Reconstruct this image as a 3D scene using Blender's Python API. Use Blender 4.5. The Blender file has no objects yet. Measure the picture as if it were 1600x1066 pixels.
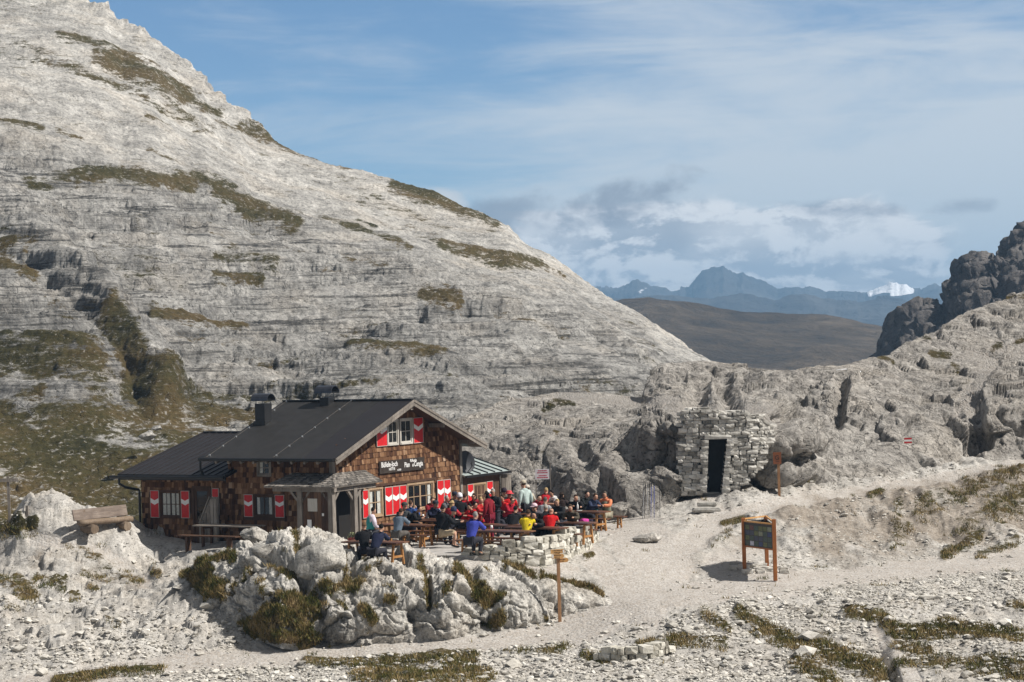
import bpy, bmesh, math, random
import numpy as np
from mathutils import Vector, Matrix
SC = bpy.context.scene
COL = SC.collection
R = math.radians
# ------------------------------------------------------------------ camera, sky, sun, exposure
FPX, ZC, RHO = 3600.0, 7.2, R(1.523)
cam_d = bpy.data.cameras.new('camera'); cam = bpy.data.objects.new('camera', cam_d); COL.objects.link(cam)
cam_d.sensor_width = 36.0; cam_d.lens = 36.0 * FPX / 1600.0
cam_d.clip_start = 1.0; cam_d.clip_end = 60000.0
cam.location = (0, 0, ZC)
cam.rotation_euler = (Matrix.Rotation(R(90), 3, 'X') @ Matrix.Rotation(-RHO, 3, 'Z')).to_euler()
SC.camera = cam
SUN_AZ, SUN_EL = R(99.0), R(47.0)          # azimuth clockwise from +Y (the view direction)
SUN_DIR = Vector((math.sin(SUN_AZ) * math.cos(SUN_EL), math.cos(SUN_AZ) * math.cos(SUN_EL), math.sin(SUN_EL)))
sd = bpy.data.lights.new('sun', 'SUN'); sd.energy = 4.8; sd.angle = R(0.53); sd.color = (1.0, 0.955, 0.89)
so = bpy.data.objects.new('sun', sd); COL.objects.link(so)
so.rotation_euler = SUN_DIR.to_track_quat('Z', 'Y').to_euler(); so.location = (60, 60, 60)
SC.view_settings.view_transform = 'Standard'; SC.view_settings.look = 'None'
SC.view_settings.exposure = 0.42; SC.view_settings.gamma = 1.0; SC.view_settings.use_curve_mapping = False


class NT:
    """small helper to write node trees"""
    def __init__(s, tree): s.t = tree; tree.nodes.clear()
    def n(s, typ, ins=None, **props):
        nd = s.t.nodes.new(typ)
        for k, v in props.items(): setattr(nd, k, v)
        for k, v in (ins or {}).items():
            sk = nd.inputs[k]
            if isinstance(v, bpy.types.NodeSocket): s.t.links.new(v, sk)
            elif isinstance(v, bpy.types.Node): s.t.links.new(v.outputs[0], sk)
            else:
                if sk.type == 'RGBA' and len(v) == 3: v = (*v, 1)
                sk.default_value = v
        return nd
    def m(s, op, a, b=0.0, c=0.0, clamp=False):
        return s.n('ShaderNodeMath', {0: a, 1: b, 2: c}, operation=op, use_clamp=clamp).outputs[0]
    def vm(s, op, a, b):
        return s.n('ShaderNodeVectorMath', {0: a, 1: b}, operation=op).outputs[0]
    def mix(s, f, a, b, mode='MIX'):
        nd = s.n('ShaderNodeMix', None, data_type='RGBA', blend_type=mode, clamp_factor=True)
        for i, v in ((0, f), (6, a), (7, b)):
            sk = nd.inputs[i]
            if isinstance(v, bpy.types.NodeSocket): s.t.links.new(v, sk)
            else: sk.default_value = (*v, 1) if i and len(v) == 3 else v
        return nd.outputs[2]
    def sstep(s, x, lo, hi, to0=0.0, to1=1.0):
        return s.n('ShaderNodeMapRange', {0: x, 1: lo, 2: hi, 3: to0, 4: to1}, interpolation_type='SMOOTHSTEP').outputs[0]
    def noise(s, vec, scale, detail=4.0, rough=0.55, dist=0.0, lac=2.0):
        return s.n('ShaderNodeTexNoise', {'Vector': vec, 'Scale': scale, 'Detail': detail, 'Roughness': rough, 'Lacunarity': lac, 'Distortion': dist}).outputs[0]
    def vor(s, vec, scale, feature='F1', rnd=1.0, out=0):
        return s.n('ShaderNodeTexVoronoi', {'Vector': vec, 'Scale': scale, 'Randomness': rnd}, feature=feature).outputs[out]
    def ramp(s, f, stops, interp='LINEAR'):
        nd = s.n('ShaderNodeValToRGB', {0: f}); cr = nd.color_ramp; cr.interpolation = interp
        while len(cr.elements) < len(stops): cr.elements.new(0.5)
        for e, (p, c) in zip(cr.elements, stops): e.position = p; e.color = (*c, 1)
        return nd.outputs[0]
    def scl(s, vec, sc, rot=(0, 0, 0)):
        return s.n('ShaderNodeMapping', {'Vector': vec, 'Rotation': rot, 'Scale': sc}).outputs[0]
    def attr(s, name):
        return s.n('ShaderNodeAttribute', None, attribute_name=name).outputs['Fac']


def world_sky():
    w = bpy.data.worlds.new('World'); SC.world = w; w.use_nodes = True
    T = NT(w.node_tree)
    sky = T.n('ShaderNodeTexSky', None, sky_type='NISHITA', sun_disc=False, sun_elevation=SUN_EL, sun_rotation=SUN_AZ,
              altitude=2500.0, air_density=1.0, dust_density=0.6, ozone_density=1.6).outputs[0]
    d = T.n('ShaderNodeTexCoord').outputs['Generated']
    sp = T.n('ShaderNodeSeparateXYZ', {0: d})
    az = T.m('MULTIPLY_ADD', T.m('ARCTAN2', sp.outputs[0], sp.outputs[1]), 3.6, 0.8)      # 0.0 .. 1.6 across the view
    el = T.m('MULTIPLY', T.m('ARCSINE', sp.outputs[2]), 3.6)                               # 0 .. 0.53 up the view
    cv = T.n('ShaderNodeCombineXYZ', {0: az, 1: el, 2: 0.0}).outputs[0]
    # thin cirrus veil: long wisps, thicker low down and to the right
    wv = T.scl(cv, (1.6, 9.0, 1.0), (0, 0, R(-9)))
    ci = T.noise(wv, 1.6, 7.0, 0.62, 0.55)
    ci2 = T.noise(T.scl(cv, (1.1, 3.0, 1), (0, 0, R(14))), 1.9, 5.0, 0.55, 0.3)
    bias = T.m('ADD', T.sstep(el, 0.52, 0.02, -0.09, 0.28), T.sstep(az, 0.5, 1.6, -0.03, 0.20))
    veil = T.sstep(T.m('ADD', T.m('MULTIPLY_ADD', ci, 0.6, T.m('MULTIPLY', ci2, 0.5)), bias), 0.40, 0.80, 0.0, 0.80)
    c = T.mix(veil, T.mix(1.0, sky, (0.80, 0.98, 1.12), 'MULTIPLY'), (8.1, 8.5, 8.8))
    # cumulus bank low over the far range
    cu = T.noise(T.scl(cv, (1.0, 1.9, 1)), 6.5, 10.0, 0.62, 0.25)
    wx = T.m('MULTIPLY', T.sstep(az, 0.62, 0.92), T.sstep(az, 1.56, 1.32))
    wy = T.m('MULTIPLY', T.sstep(el, 0.24, 0.15), T.sstep(el, 0.03, 0.07))
    bank = T.sstep(T.m('ADD', cu, T.m('MULTIPLY_ADD', T.m('MULTIPLY', wx, wy), 0.42, -0.20)), 0.38, 0.53, 0.0, 0.95)
    bank = T.m('MULTIPLY', bank, T.sstep(T.m('MULTIPLY', wx, wy), 0.03, 0.4))
    lit = T.noise(T.n('ShaderNodeVectorMath', {0: T.scl(cv, (1.0, 1.9, 1)), 1: (0.016, 0.03, 0.0)}, operation='ADD').outputs[0], 6.5, 10.0, 0.62, 0.25)
    sh = T.sstep(T.m('SUBTRACT', lit, cu), -0.055, 0.06)
    big = T.noise(T.scl(cv, (1, 2.4, 1)), 3.4, 4.0, 0.5)
    cc = T.mix(T.m('MULTIPLY', sh, T.sstep(big, 0.3, 0.62, 0.25, 1.0)), (11.0, 10.9, 10.8), (4.6, 4.95, 5.5))
    c = T.mix(bank, c, cc)
    # darker grey drifts above it
    def drift(u0, v0, hu, hv, slope, seed, amt):
        a = T.m('SUBTRACT', az, u0); e = T.m('SUBTRACT', T.m('SUBTRACT', el, v0), T.m('MULTIPLY', a, slope))
        q = T.m('ADD', T.m('POWER', T.m('DIVIDE', a, hu), 2.0), T.m('POWER', T.m('DIVIDE', e, hv), 2.0))
        nz = T.noise(T.n('ShaderNodeVectorMath', {0: T.scl(cv, (1, 1.8, 1)), 1: (seed, seed, 0)}, operation='ADD').outputs[0], 9.0, 8.0, 0.6, 0.3)
        return T.m('MULTIPLY', T.sstep(T.m('ADD', T.m('MULTIPLY', q, -0.38), nz), 0.22, 0.52), amt)
    dk = drift(0.98, 0.215, 0.155, 0.045, 0.20, 3.1, 0.85)
    dk = T.m('MAXIMUM', dk, drift(0.81, 0.195, 0.13, 0.045, 0.05, 7.7, 0.8))
    dk = T.m('MAXIMUM', dk, drift(1.32, 0.19, 0.12, 0.024, -0.05, 1.7, 0.75))
    dk = T.m('MAXIMUM', dk, drift(1.50, 0.185, 0.08, 0.02, 0.0, 5.2, 0.6))
    c = T.mix(dk, c, (3.2, 3.5, 4.1))
    wp = drift(0.70, 0.215, 0.05, 0.03, -0.1, 9.4, 0.9)
    c = T.mix(wp, c, (8.6, 8.6, 8.5))
    # unseen cloud added higher up and all round to neutralise the blue fill light
    up = T.noise(T.scl(d, (1, 1, 1)), 2.2, 7, 0.6, 0.4)
    hi = T.m('MAXIMUM', T.sstep(sp.outputs[2], 0.20, 0.50), T.sstep(sp.outputs[1], 0.55, 0.15))
    c = T.mix(T.m('MULTIPLY', hi, T.sstep(up, 0.34, 0.56, 0.25, 0.92)), c, (2.7, 2.6, 2.5))
    bg = T.n('ShaderNodeBackground', {0: c, 1: 0.068})
    T.n('ShaderNodeOutputWorld', {0: bg})
world_sky()

# ------------------------------------------------------------------ pixel <-> world helpers used to place real geometry
cR, sR = math.cos(RHO), math.sin(RHO)
def unproj(u, v, D):
    du = np.asarray(u, float) - 800; dv = np.asarray(v, float) - 533
    return (cR * du - sR * dv) / FPX * D, np.asarray(D, float) + 0 * du, ZC - (sR * du + cR * dv) / FPX * D
def proj(x, y, z):
    tx = x / y * FPX; ty = (ZC - z) / y * FPX
    return 800 + cR * tx + sR * ty, 533 - sR * tx + cR * ty
def at_z(u, v, z):
    """ground point seen at (u, v) when the ground there lies at height z"""
    du, dv = u - 800, v - 533
    D = (ZC - z) * FPX / (sR * du + cR * dv)
    return ((cR * du - sR * dv) / FPX * D, D, z)

# ------------------------------------------------------------------ numpy noise
_rg = np.random.default_rng(7)
_pm = np.concatenate([_rg.permutation(256)] * 3).astype(np.int32)
_G = _rg.normal(size=(256, 3)).astype(np.float32); _G /= np.linalg.norm(_G, axis=1)[:, None]
_RV = _rg.random(256).astype(np.float32)
_JT = _rg.random((256, 3)).astype(np.float32)
def pn(P, seed=0):
    P = P.astype(np.float32) + np.float32(seed * 17.37)
    I = np.floor(P); f = P - I; I = I.astype(np.int32) & 255
    w = f * f * f * (f * (f * 6 - 15) + 10); out = 0
    for dx in (0, 1):
        a = _pm[I[:, 0] + dx]; wx = w[:, 0] if dx else 1 - w[:, 0]
        for dy in (0, 1):
            b = _pm[a + I[:, 1] + dy]; wy = w[:, 1] if dy else 1 - w[:, 1]
            for dz in (0, 1):
                g = _G[_pm[b + I[:, 2] + dz]]
                dt = g[:, 0] * (f[:, 0] - dx) + g[:, 1] * (f[:, 1] - dy) + g[:, 2] * (f[:, 2] - dz)
                out = out + wx * wy * (w[:, 2] if dz else 1 - w[:, 2]) * dt
    return out * 1.5
def fbm(P, o=4, seed=0, gain=0.5):
    r, a = 0, 1.0
    for k in range(o): r = r + a * pn(P * (2.03 ** k), seed + k); a *= gain
    return r
def ridged(P, o=4, seed=0, gain=0.5):
    r, a = 0, 1.0
    for k in range(o): r = r + a * (1 - 2 * np.abs(pn(P * (2.03 ** k), seed + k))); a *= gain
    return r
def cells(P, seed=0):
    """nearest and second distance, random value of the nearest cell and its own random gradient"""
    P = P.astype(np.float32) + np.float32(seed * 9.71); I = np.floor(P).astype(np.int32); f = P - I
    F1 = np.full(len(P), 9., np.float32); F2 = F1.copy(); ID = np.zeros(len(P), np.int32); V = np.zeros((len(P), 3), np.float32)
    for dx in (-1, 0, 1):
        for dy in (-1, 0, 1):
            for dz in (-1, 0, 1):
                h = _pm[_pm[_pm[(I[:, 0] + dx) & 255] + ((I[:, 1] + dy) & 255)] + ((I[:, 2] + dz) & 255)]
                v = _JT[h] + np.array([dx, dy, dz], np.float32) - f; d = np.sqrt((v * v).sum(1))
                n1 = d < F1
                F2 = np.where(n1, F1, np.minimum(F2, d)); F1 = np.where(n1, d, F1); ID = np.where(n1, h, ID); V[n1] = v[n1]
    return F1, F2, _RV[ID], (_G[ID] * V).sum(1)
def sst(x, a, b):
    t = np.clip((x - a) / (b - a), 0, 1); return t * t * (3 - 2 * t)
def caps(u, v, lst, soft=0.6):
    """union of soft capsules (u0, v0, u1, v1, radius[, strength]) in photo coordinates -> 0..1"""
    r = np.zeros(np.shape(u), np.float32)
    for c in lst:
        u0, v0, u1, v1, rad = c[:5]; st = c[5] if len(c) > 5 else 1.0
        du, dv = u1 - u0, v1 - v0; L = du * du + dv * dv + 1e-6
        t = np.clip(((u - u0) * du + (v - v0) * dv) / L, 0, 1)
        d = np.hypot(u - u0 - t * du, v - v0 - t * dv)
        r = np.maximum(r, st * (1 - sst(d, rad * (1 - soft), rad * (1 + soft))))
    return r
def pline(x, pts):
    p = np.array(pts, float); return np.interp(x, p[:, 0], p[:, 1])
def rbf(px, py, pz, x, y, c=1.5):
    """multiquadric surface through scattered points"""
    p = np.stack([px, py], 1); n = len(p)
    A = np.sqrt(((p[:, None] - p[None]) ** 2).sum(2) + c * c)
    B = np.zeros((n + 1, n + 1)); B[:n, :n] = A; B[:n, n] = 1; B[n, :n] = 1
    w = np.linalg.solve(B, np.append(pz, 0)); out = np.full(np.shape(x), w[n])
    for k in range(n): out = out + w[k] * np.sqrt((x - px[k]) ** 2 + (y - py[k]) ** 2 + c * c)
    return out

# ------------------------------------------------------------------ mesh helpers
def mesh_np(name, V, Fq, mat=None, smooth=True, attrs=None, mats=None, mi=None):
    me = bpy.data.meshes.new(name); V = np.asarray(V, np.float32); Fq = np.asarray(Fq, np.int32)
    nf, k = Fq.shape
    me.vertices.add(len(V)); me.vertices.foreach_set('co', V.ravel())
    me.loops.add(nf * k); me.loops.foreach_set('vertex_index', Fq.ravel())
    me.polygons.add(nf); me.polygons.foreach_set('loop_start', np.arange(0, nf * k, k, dtype=np.int32))
    me.polygons.foreach_set('loop_total', np.full(nf, k, np.int32))
    me.polygons.foreach_set('use_smooth', np.full(nf, smooth, bool))
    for m_ in (mats or [mat]): me.materials.append(m_)
    if mi is not None: me.polygons.foreach_set('material_index', np.asarray(mi, np.int32))
    for k2, a in (attrs or {}).items():
        at = me.attributes.new(k2, 'FLOAT', 'POINT'); at.data.foreach_set('value', np.asarray(a, np.float32).ravel())
    me.update(calc_edges=True)
    o = bpy.data.objects.new(name, me); COL.objects.link(o); return o
def grid_faces(nr, nc):
    i = np.arange(nr - 1)[:, None] * nc + np.arange(nc - 1)[None]; i = i.ravel()
    return np.stack([i, i + 1, i + nc + 1, i + nc], 1)
def grid_normals(X, Y, Z):
    P = np.stack([X, Y, Z], -1); du = np.gradient(P, axis=1); dv = np.gradient(P, axis=0)
    n = np.cross(du, dv); n /= np.linalg.norm(n, axis=-1, keepdims=True) + 1e-9; return n
def blur_n(n, r, it=3):
    # box blur of a normal field along both grid directions
    for _ in range(it):
        for ax in (0, 1):
            p = [(0, 0)] * 3; p[ax] = (r + 1, r)
            c = np.cumsum(np.pad(n, p, mode='edge'), axis=ax)
            n = c[2 * r + 1:] - c[:-2 * r - 1] if ax == 0 else c[:, 2 * r + 1:] - c[:, :-2 * r - 1]
    return n / (np.linalg.norm(n, axis=-1, keepdims=True) + 1e-9)
def tag(o, label=None, cat=None, group=None, kind=None):
    for k, v in (('label', label), ('category', cat), ('group', group), ('kind', kind)):
        if v: o[k] = v
    return o
# ------------------------------------------------------------------ materials
def newmat(name):
    m_ = bpy.data.materials.new(name); m_.use_nodes = True; return m_, NT(m_.node_tree)
def finish(T, col, rough=0.85, bump=None, bstr=0.5, bdist=0.05, metal=0.0, spec=0.3, bump2=None):
    ins = {'Base Color': col, 'Roughness': rough, 'Metallic': metal, 'Specular IOR Level': spec}
    if bump is not None:
        b = T.n('ShaderNodeBump', {'Height': bump, 'Strength': bstr, 'Distance': bdist})
        ins['Normal'] = b
    T.n('ShaderNodeOutputMaterial', {0: T.n('ShaderNodeBsdfPrincipled', ins)})

def rock_mat(name, sc=1.0, dark=(0.17, 0.165, 0.16), mid=(0.40, 0.385, 0.36), light=(0.60, 0.575, 0.535), warm=(0.50, 0.44, 0.365),
             lo=0.34, hi=0.66, bump=0.7, bdist=0.12, vstreak=0.35, warm_amt=0.5, gravel=True, gdark=1.0, steep=0.0, strata=0.0, pit=7.0):
    m_, T = newmat(name)
    co = T.n('ShaderNodeTexCoord').outputs['Object']
    big = T.noise(co, 0.07 * sc, 5, 0.6)
    med = T.noise(co, 0.9 * sc, 10, 0.68, 0.2)
    fin = T.noise(co, 7.0 * sc, 7, 0.7)
    stk = T.noise(T.scl(co, (2.2 * sc, 2.2 * sc, 0.35 * sc)), 1.0, 8, 0.65, 0.3)
    tone = T.m('ADD', T.m('MULTIPLY', med, 0.5), T.m('ADD', T.m('MULTIPLY', fin, 0.28), T.m('MULTIPLY', big, 0.22)))
    tone = T.m('ADD', T.m('MULTIPLY', tone, 1 - vstreak), T.m('MULTIPLY', stk, vstreak))
    c = T.ramp(tone, [(lo, dark), (lo * 0.45 + hi * 0.55, mid), (hi, light)])
    wn = T.sstep(T.m('ADD', T.noise(co, 0.35 * sc, 5, 0.6), T.m('MULTIPLY', fin, 0.15)), 0.53, 0.75, 0.0, warm_amt)
    c = T.mix(wn, c, warm)
    spk = T.m('ADD', T.m('MULTIPLY', T.noise(co, 3.2 * sc, 9, 0.8, 0.4), 0.6), T.m('MULTIPLY', fin, 0.4))
    c = T.mix(1.0, c, T.ramp(spk, [(0.37, (0.34, 0.33, 0.32)), (0.46, (0.86, 0.86, 0.86)), (0.56, (1.0, 1.0, 1.0)), (0.68, (1.18, 1.17, 1.15))]), 'MULTIPLY')
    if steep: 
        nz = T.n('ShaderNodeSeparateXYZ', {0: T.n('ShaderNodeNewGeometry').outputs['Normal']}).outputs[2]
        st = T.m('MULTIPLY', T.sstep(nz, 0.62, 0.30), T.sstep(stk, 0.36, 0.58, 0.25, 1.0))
        c = T.mix(T.m('MULTIPLY', st, steep), c, (0.085, 0.083, 0.082))  # lichen on steep risers, also painting ledge shadow into the colour
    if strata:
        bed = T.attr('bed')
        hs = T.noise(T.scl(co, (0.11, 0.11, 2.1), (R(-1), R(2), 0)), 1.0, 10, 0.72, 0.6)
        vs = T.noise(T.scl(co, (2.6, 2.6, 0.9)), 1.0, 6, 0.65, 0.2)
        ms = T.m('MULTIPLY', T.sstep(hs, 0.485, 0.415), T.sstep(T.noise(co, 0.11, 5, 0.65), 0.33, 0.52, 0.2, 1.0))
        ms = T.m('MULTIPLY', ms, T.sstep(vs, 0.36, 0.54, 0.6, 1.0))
        c = T.mix(T.m('MULTIPLY', ms, T.m('MULTIPLY', bed, strata)), c, (0.060, 0.057, 0.053))  # dark bedding seams; thin shadows under the ledges are painted in here too
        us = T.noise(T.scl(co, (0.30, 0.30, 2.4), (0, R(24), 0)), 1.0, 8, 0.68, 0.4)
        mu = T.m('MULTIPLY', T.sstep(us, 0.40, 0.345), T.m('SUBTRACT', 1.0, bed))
        c = T.mix(T.m('MULTIPLY', mu, 0.75), c, (0.085, 0.073, 0.045))  # slanted slab dashes: olive tufts plus shadow painted into the colour
        hbed = T.m('MULTIPLY', hs, T.m('MULTIPLY', bed, 1.6))
    # open joints, solution pits and black lichen: small hard dark flecks
    pz = T.noise(T.scl(co, (1, 1, 1.7)), pit * sc, 5, 0.75, 0.3)
    pm = T.m('MULTIPLY', T.sstep(pz, 0.415, 0.36), T.sstep(T.noise(co, 0.55 * sc, 4, 0.6), 0.36, 0.55, 0.25, 1.0))
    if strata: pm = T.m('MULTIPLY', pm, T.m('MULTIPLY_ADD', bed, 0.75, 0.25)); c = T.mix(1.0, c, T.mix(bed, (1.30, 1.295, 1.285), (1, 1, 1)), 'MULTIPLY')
    c = T.mix(T.m('MULTIPLY', pm, 0.82), c, (0.040, 0.037, 0.034))
    # cracks
    wv = T.n('ShaderNodeVectorMath', {0: T.scl(co, (1, 1, 0.55)), 1: T.n('ShaderNodeVectorMath', {0: T.n('ShaderNodeTexNoise', {'Vector': co, 'Scale': 1.3 * sc, 'Detail': 4.0}).outputs[1], 'Scale': 0.8 / sc}, operation='SCALE').outputs[0]}, operation='ADD').outputs[0]
    ed = T.n('ShaderNodeTexVoronoi', {'Vector': wv, 'Scale': 1.5 * sc}, feature='DISTANCE_TO_EDGE').outputs[0]
    crk = T.sstep(ed, 0.0, 0.035, 1.0, 0.0)
    crk = T.m('MULTIPLY', crk, T.sstep(T.noise(co, 0.7 * sc, 3), 0.42, 0.6))
    pitv = T.sstep(T.vor(co, 5.5 * sc), 0.05, 0.4)
    h = T.m('ADD', T.m('MULTIPLY', pm, -0.5), T.m('ADD', T.m('MULTIPLY', med, 0.9), T.m('ADD', T.m('MULTIPLY', fin, 0.45), T.m('ADD', T.m('MULTIPLY', crk, -0.35), T.m('MULTIPLY', stk, 0.35)))))
    h = T.m('ADD', h, T.m('MULTIPLY', pitv, 0.12))
    if strata: h = T.m('ADD', h, hbed)
    if gravel:      # worn paths: trodden limestone grit
        pa = T.sstep(T.m('ADD', T.attr('path'), T.m('MULTIPLY_ADD', T.noise(co, 0.8, 6, 0.65), 0.9, -0.45)), 0.32, 0.62)
        pv = T.vor(co, 9.0, out=1); pvs = T.n('ShaderNodeSeparateColor', {0: pv}).outputs[0]
        gc = T.mix(T.noise(co, 0.45, 6, 0.6), (0.29, 0.25, 0.212), (0.47, 0.438, 0.398))
        gc = T.mix(T.sstep(pvs, 0.0, 1.0, 0.0, 0.5), gc, (0.56, 0.54, 0.51))
        gc = T.mix(T.sstep(T.noise(co, 22.0, 3, 0.7), 0.34, 0.52, 0.5, 0.0), gc, (0.19, 0.165, 0.14))
        c = T.mix(pa, c, gc)
        gh = T.m('ADD', T.m('MULTIPLY', T.vor(co, 9.0), -0.5), T.m('MULTIPLY', T.noise(co, 14.0, 4, 0.7), 0.6))
        h = T.n('ShaderNodeMix', None, data_type='FLOAT'); T.t.links.new(pa, h.inputs[0])
        h_old = T.m('MULTIPLY', 1.0, 1.0)
        hh = T.m('ADD', T.m('MULTIPLY', pm, -0.5), T.m('ADD', T.m('MULTIPLY', med, 0.9), T.m('ADD', T.m('MULTIPLY', fin, 0.45), T.m('MULTIPLY', crk, -0.35))))
        T.t.links.new(hh, h.inputs[2]); T.t.links.new(gh, h.inputs[3]); h = h.outputs[0]
    if gravel:
        di = T.sstep(T.m('ADD', T.attr('dirt'), T.m('MULTIPLY_ADD', T.noise(T.scl(co, (1, .5, 1)), 0.7, 8, 0.7), 1.6, -0.8)), 0.30, 0.75)
        dc = T.ramp(T.m('ADD', T.m('MULTIPLY', T.noise(co, 1.3, 8, 0.72), 0.5), T.m('MULTIPLY', T.noise(co, 9.0, 6, 0.75), 0.5)), [(0.34, (0.085, 0.068, 0.052)), (0.48, (0.20, 0.165, 0.13)), (0.60, (0.36, 0.315, 0.265)), (0.72, (0.56, 0.52, 0.465))])
        c = T.mix(T.m('MULTIPLY', di, 0.85), c, dc)
    # earth and turf
    gn = T.noise(T.scl(co, (.7, .7, 2.0), (0, R(20), 0)), 1.1 * sc, 9, 0.76, 0.3)
    gn2 = T.noise(T.scl(co, (.7, .7, 1.8), (0, R(20), 0)), 5.0 * sc, 8, 0.78)
    gsp = T.sstep(T.noise(co, 4.5 * sc, 6, 0.7, 0.5), 0.575, 0.63)
    ga = T.sstep(T.m('ADD', T.attr('grass'), T.m('MULTIPLY_ADD', gn, 3.2, T.m('MULTIPLY_ADD', gn2, 1.7, -2.45))), 0.45, 0.80)
    ga = T.m('MULTIPLY', ga, T.m('SUBTRACT', 1.0, T.m('MULTIPLY', gsp, 0.8)))
    gcol = T.ramp(T.m('ADD', T.m('MULTIPLY', T.noise(co, 0.22 * sc, 5, 0.6), 0.62), T.m('MULTIPLY', T.noise(co, 4.5 * sc, 6, 0.75), 0.4)),
                  [(0.34, (0.022, 0.022, 0.008)), (0.46, (0.052, 0.044, 0.015)), (0.58, (0.088, 0.062, 0.025)), (0.72, (0.16, 0.115, 0.06))])
    c = T.mix(ga, c, gcol)
    finish(T, c, 0.92, h, bump, bdist, spec=0.15)
    return m_

M = {}
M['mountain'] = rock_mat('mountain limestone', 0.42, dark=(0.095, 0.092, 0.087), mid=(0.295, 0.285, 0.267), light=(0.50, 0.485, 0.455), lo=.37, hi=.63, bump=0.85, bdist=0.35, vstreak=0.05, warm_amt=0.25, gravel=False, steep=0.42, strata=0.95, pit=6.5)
M['bluff'] = rock_mat('bluff limestone', 0.8, dark=(0.075, 0.069, 0.063), mid=(0.335, 0.312, 0.283), light=(0.56, 0.528, 0.482), lo=.37, hi=.63, bump=1.0, bdist=0.3, vstreak=0.42, warm_amt=0.25)
M['ground'] = rock_mat('ground limestone', 1.6, dark=(0.13, 0.12, 0.106), mid=(0.415, 0.392, 0.358), light=(0.58, 0.556, 0.515), lo=.34, hi=.61, bump=0.7, bdist=0.08, vstreak=0.1, warm_amt=0.35)
M['knoll'] = rock_mat('knoll limestone', 2.0, dark=(0.11, 0.105, 0.098), mid=(0.41, 0.39, 0.355), light=(0.68, 0.65, 0.595), lo=.38, hi=.58, bump=0.7, bdist=0.08, vstreak=0.15, warm_amt=0.35)
M['crag'] = rock_mat('crag rock', 0.12, dark=(0.05, 0.047, 0.047), mid=(0.125, 0.115, 0.11), light=(0.21, 0.195, 0.18), bump=0.8, bdist=1.2, vstreak=0.3, warm_amt=0.2, gravel=False)

# ------------------------------------------------------------------ left mountain
def column_sheet(us, base_v, top_v, Db, Dt, nrow, back_rows, back_len, back_drop, curve=1.0):
    """rows climb every column from its base to its crest, then run down the far side"""
    nu = len(us); fine = np.linspace(0, 1, 400)
    X = np.zeros((nrow + back_rows, nu)); Y = X.copy(); Z = X.copy()
    for j, u in enumerate(us):
        db, dt = Db[j], Dt[j]
        xb, yb, zb = unproj(u, base_v[j], db); xt, yt, zt = unproj(u, top_v[j], dt)
        D = db + (dt - db) * fine; z = zb + (zt - zb) * fine ** curve; x = xb / db * D + (xt / dt - xb / db) * fine * D
        sl = (ZC - z) / D
        slm = np.minimum.accumulate(sl) - np.arange(400) * 1e-7; r = np.interp(np.linspace(slm[0], slm[-1], nrow), slm[::-1], fine[::-1])
        X[:nrow, j] = np.interp(r, fine, x); Y[:nrow, j] = np.interp(r, fine, D); Z[:nrow, j] = np.interp(r, fine, z)
        if back_rows:
            q = np.arange(1, back_rows + 1) / back_rows
            Y[nrow:, j] = dt + back_len * q; X[nrow:, j] = xt / dt * Y[nrow:, j]; Z[nrow:, j] = zt - back_drop * q ** 1.6
    return X, Y, Z

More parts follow.
